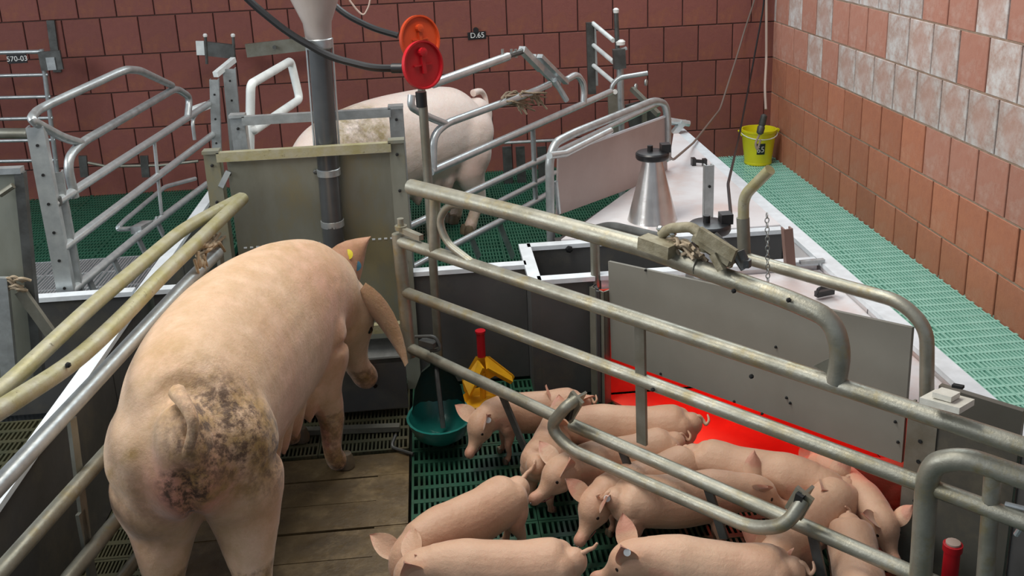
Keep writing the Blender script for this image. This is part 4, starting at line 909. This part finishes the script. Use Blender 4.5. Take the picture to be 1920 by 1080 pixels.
def place_pig(me, info, s, loc, yaw, k, mtl, label, cat, name, group, kind, tagc=None, tagside=1, dirtf=None, hooves=True, lie=False):
    M4 = Matrix.Translation(loc) @ Matrix.Rotation(yaw, 4, 'Z') @ Matrix.Scale(s, 4)
    co = [v.co.copy() for v in me.vertices]
    for at_name in ('pink', 'dirt', 'dark'): me.attributes.new(at_name, 'FLOAT', 'POINT')
    pk, dt, dk = me.attributes['pink'].data, me.attributes['dirt'].data, me.attributes['dark'].data
    nose = info['nose']; poll = info['poll']; n_all = len(co)
    for i, c_ in enumerate(co):
        p = 0.0
        d = (c_-nose).length; p = max(p, 1 - d/.11)*.9
        ed = (c_-poll).dot(info['up'])
        if ed > .14*info['hs'] and c_.x > 1.0: p = max(p, .55)
        if c_.z < .36 and .28 < c_.x < .98 and abs(c_.y) < .14 and kind == 'sow': p = max(p, .55 + (.30-c_.z)*5)
        if c_.z < .2: p = max(p, .3)
        if 1.0 < c_.x < 1.2 and c_.z < .62: p = max(p, .35)
        p = max(p, .5*max(0, 1-math.sqrt((c_.x-.2)**2+(abs(c_.y)-.2)**2+(c_.z-.4)**2)/.2), .45*max(0, 1-math.sqrt((c_.x-1.05)**2+(abs(c_.y)-.15)**2+(c_.z-.45)**2)/.22))
        q = max(0, min(1, (.20 - c_.z)/.12))*.8; kq = max(0, min(1, (.07-c_.z)/.05))
        if dirtf: a, b_, c2_ = dirtf(c_); p = max(p, a); q = max(q, b_); kq = max(kq, c2_)
        pk[i].value = max(0, min(1, p)); dt[i].value = q; dk[i].value = kq
    KX = .95 if kind != 'sow' else 1.0
    for v, c_ in zip(me.vertices, co): v.co = M4 @ bendv((c_.x*KX, c_.y, c_.z), k)
    me.update()
    root = thing(name, loc, label, cat, group)
    body = link('body', me, root, mtl)
    def W(p): return M4 @ bendv((p.x*KX, p.y, p.z), k)
    for sg in (-1, 1):
        for hx in ((1.05, .185) if not lie else ()):
            # hoof follows the lowest vertices of that leg
            pts = [c_ for c_ in co if c_.z < .05 and c_.y*sg > .05 and abs(c_.x-hx) < .22]
            if not pts: continue
            cx = sum(p.x for p in pts)/len(pts); cy = sum(p.y for p in pts)/len(pts); hb = MB()
            for t_ in (-1, 1): hb.lathe([(.0,.0),(.030*s,.002*s),(.029*s,.03*s),(.020*s,.055*s),(0,.06*s)], W(Vector((cx+.028, cy+t_*.021, -.002))), (math.cos(yaw)*.35, math.sin(yaw)*.35, 1) if False else (0, 0, 1), 12, caps=False)
            hb.build('hoof', 'hoof', body)
    hs, f_w, sd, up = info['hs'], info['fwd'], info['side'], info['up']
    for sgn in (-1, 1):
        e = poll + f_w*.125*hs*(1 if kind=='sow' else .88) + sd*sgn*.089*hs + up*.030*hs
        MB().lathe([(.0,-.014*hs*s),(.014*hs*s,-.010*hs*s),(.018*hs*s,0),(.013*hs*s,.009*hs*s),(0,.013*hs*s)], W(e), W(e+sd*sgn*.1)-W(e), 12, caps=False).build('eye', 'eye', body)
        nn = nose + f_w*.046*hs + sd*sgn*.020*hs + up*.004
        MB().lathe([(.009*hs*s,0),(.009*hs*s,.003*s)], W(nn), W(nn+f_w*.1)-W(nn), 8).build('nostril', 'eye', body)
    if kind != 'sow':
        mp = [poll + f_w*.30*hs - up*.10*hs, poll + f_w*.24*hs + sd*.045*hs - up*.095*hs, poll + f_w*.17*hs + sd*.062*hs - up*.085*hs]
        for sg in (-1, 1): MB().tube([W(p - sd*2*p.dot(sd)*(sg < 0) if False else (p if sg > 0 else p - sd*2*(p-poll).dot(sd))) for p in mp], .006*s, 6).build('mouth_line', 'mouth', body)
    if tagc:
        for c_, off in tagc:
            a = W(info['mids'][0 if tagside > 0 else 1] + f_w*(off*1.4-.02)) + Vector((0, -.012, .012))*(1 if kind == 'sow' else .5); MB().lathe([(.0,0),(.018,0),(.020,.003),(.0,.006)] if kind == 'sow' else [(0,0),(.0095,0),(.0095,.004),(0,.005)], a, (-.2,-1,.5), 14, caps=False).build('ear_tag', c_, body)
    return root

# near sow
def sow_dirt(c):
    def blob(cx, cy, cz, r): return max(0, 1 - math.sqrt((c.x-cx)**2+(c.y-cy)**2+(c.z-cz)**2)/r)
    q = max(min(.9, 2.0*blob(.04,-.11,.66,.26)), .8*blob(.10,0,.88,.34), .7*blob(1.0,0,.90,.35), .6*blob(.05,.12,.6,.25), .42)
    d = max(min(.9, 1.7*blob(.02,-.12,.70,.20)), 1.2*blob(.12,-.19,.58,.17), min(1, 2.6*blob(-.04,0,.59,.085)), .55*blob(.08,-.12,.84,.14), .9*blob(-.06,0,.72,.07), 1.6*max(0, 1-abs(c.y-.005)/.035)*max(0, 1-abs(c.z-.53)/.11)*(c.x < .12), .35*blob(.10,.14,.5,.2))
    p = max(1.6*blob(-.01,0,.56,.17), .6*blob(1.0,-.18,.66,.30), .5*blob(.5,-.22,.55,.3))
    if c.y > .08 and c.x < .35:                      # brown band curving down the left ham
        e = abs(math.hypot(c.z-.78, c.x-.30) - .30); q = max(q, 1.0*max(0, 1-e/.03)*min(1, (c.y-.08)/.04))
    if c.z < .25: d = max(d, .5); q = max(q, .8)
    return min(p,1), q, d
def groove(me, s_lo=.20, s_hi=.72):
    for v in me.vertices:
        c = v.co
        if c.x < .26 and s_lo < c.z < s_hi and abs(c.y) < .11:
            a = math.exp(-(c.y/.020)**2) * min(1, (s_hi-c.z)/.15, (c.z-s_lo)/.05) * (1.3 if c.z < .50 else .7)
            v.co.x += .035*a
sow_a = (Z(372, 712, .74), Z(590, 455, .83))
v = sow_a[1] - sow_a[0]; yaw = math.atan2(v.y, v.x)
me, info = make_pig({'s':1}, 'sow', hy=-.30, hp=-1.08, gait=(.08,-.02,.02,-.04), ear=(.5,-.6), vox=.011)
groove(me)
sy = math.radians(85)
sow_loc = Vector((-3.125, -4.69, 0))
place_pig(me, info, .96, sow_loc, sy, -.62, 'sow', 'big cream sow with dirty rump standing in the foreground with head at the feeding stall', 'sow', 'sow', 'sows', 'sow', [('tag_yellow', .0), ('tag_blue', .045)], 1, sow_dirt)
# far sow
def sow2_dirt(c):
    def blob(cx, cy, cz, r): return max(0, 1 - math.sqrt((c.x-cx)**2+(c.y-cy)**2+(c.z-cz)**2)/r)
    return .15*blob(.5,0,.4,.4), max(min(1, 2.4*blob(1.0,.12,.78,.26)), .5*blob(.7,.15,.62,.2)), max(.5*blob(1.0,.12,.78,.22), .5*blob(.05,.1,.35,.2))
me, info = make_pig({'s':1}, 'sow', hy=.45, hp=-1.0, gait=(.0,.06,.04,-.03), ear=(-.6,-.6), vox=.013)
groove(me)
place_pig(me, info, .98, Vector((-2.16,-1.12,0)), math.atan2(-.80, -1.0), .25, 'sow_pale', 'whitish sow standing in the far pen behind the feeding frames', 'sow', 'sow', 'sows', 'sow', None, 1, sow2_dirt)

# piglets: rump pixel, shoulder pixel on the plane of their backs
def piglet(rp, sp, label, s=.31, hy=0, hp=-.4, bend=0, gait=(0,0,0,0), lie=False, ear=(0,0), tagc=None, tagside=1, tail=0, zb=None, fat=1.0, dirt=None, shift=0):
    zb = zb if zb is not None else (.76*s*.97 if not lie else .56*s)
    a, b_ = Z(*rp, zb), Z(*sp, zb); v = (b_-a); yaw = math.atan2(v.y, v.x); mid = (a+b_)/2
    s *= .98; loc = Vector((mid.x - math.cos(yaw)*.54*s, mid.y - math.sin(yaw)*.54*s, 0)) + Vector((math.cos(yaw), math.sin(yaw), 0))*shift
    me, info = make_pig({'s':s}, 'piglet', hy, hp, gait=gait, lie=lie, ear=ear, tail=tail, vox=.0052, fat=fat, seed=int(rp[0]))
    return place_pig(me, info, s, loc, yaw, bend, 'piglet', label, 'piglet', 'piglet', 'piglets in the near pen', 'piglet', tagc, tagside, dirt)
piglet((1070,735), (955,745), 'pink piglet with white ear tag feeding at the yellow feeder', .30, hy=.5, hp=-.6, tagc=[('white',.02)], tagside=1, bend=.3)
piglet((1012,838), (1048,775), 'piglet seen from behind, its rump under the left end of the swing bar', .30, hy=.2, hp=-.3, gait=(.05,-.05,.04,-.04))
piglet((1240,812), (1120,838), 'piglet with snout pointing left behind the left clip of the swing bar', .32, hy=.25, hp=-.25)
piglet((1250,770), (1150,770), 'piglet farthest back, only its broad back showing before the red glow', .34, hy=0, hp=-.4)
piglet((1270,850), (1190,878), 'piglet facing left with an ear tag under the middle of the swing bar', .31, hy=.35, hp=-.55, tagc=[('white',.0)], tagside=1, ear=(.3,.3))
piglet((1190,905), (1325,893), 'piglet with round rump under the swing bar, turned to the right', .33, hy=.1, hp=-.25, ear=(.2,.2), bend=-.2)
piglet((1330,835), (1470,862), 'piglet standing with its back along the red lit nest opening', .33, hy=-.2, hp=-.4)
piglet((1565,908), (1505,960), 'piglet right of the right clip with rump up and head down to the left', .31, hy=.0, hp=-.6, ear=(.4,.4))
piglet((1600,985), (1618,1060), 'piglet at the lower right seen from behind next to a vertical gate foot', .30, hy=-.2, hp=-.4)
piglet((1562,858), (1606,900), 'spotted faced piglet looking towards the viewer from inside the red nest', .28, hy=-.1, hp=-.45, ear=(.2,.2))
piglet((1455,1038), (1275,1020), 'piglet at the bottom edge facing left with raised ear and ear tag', .33, hy=.1, hp=-.35, ear=(.6,.6), tagc=[('white',.0)], tagside=1)
piglet((940,905), (835,958), 'front left piglet with head down and ears spread, straight little tail', .33, hy=.25, hp=-.75, tail=1, ear=(-.1,-.1), gait=(.06,-.04,.02,-.05))
piglet((1045,1025), (870,1028), 'piglet cut off at the bottom edge with curled tail, nearest the viewer', .335, hy=.1, hp=-.4, tail=1, ear=(-.1,-.1))
piglet((1680,865), (1600,858), 'piglet lying deep in the nest under the right end of the grey board', .26, lie=True)
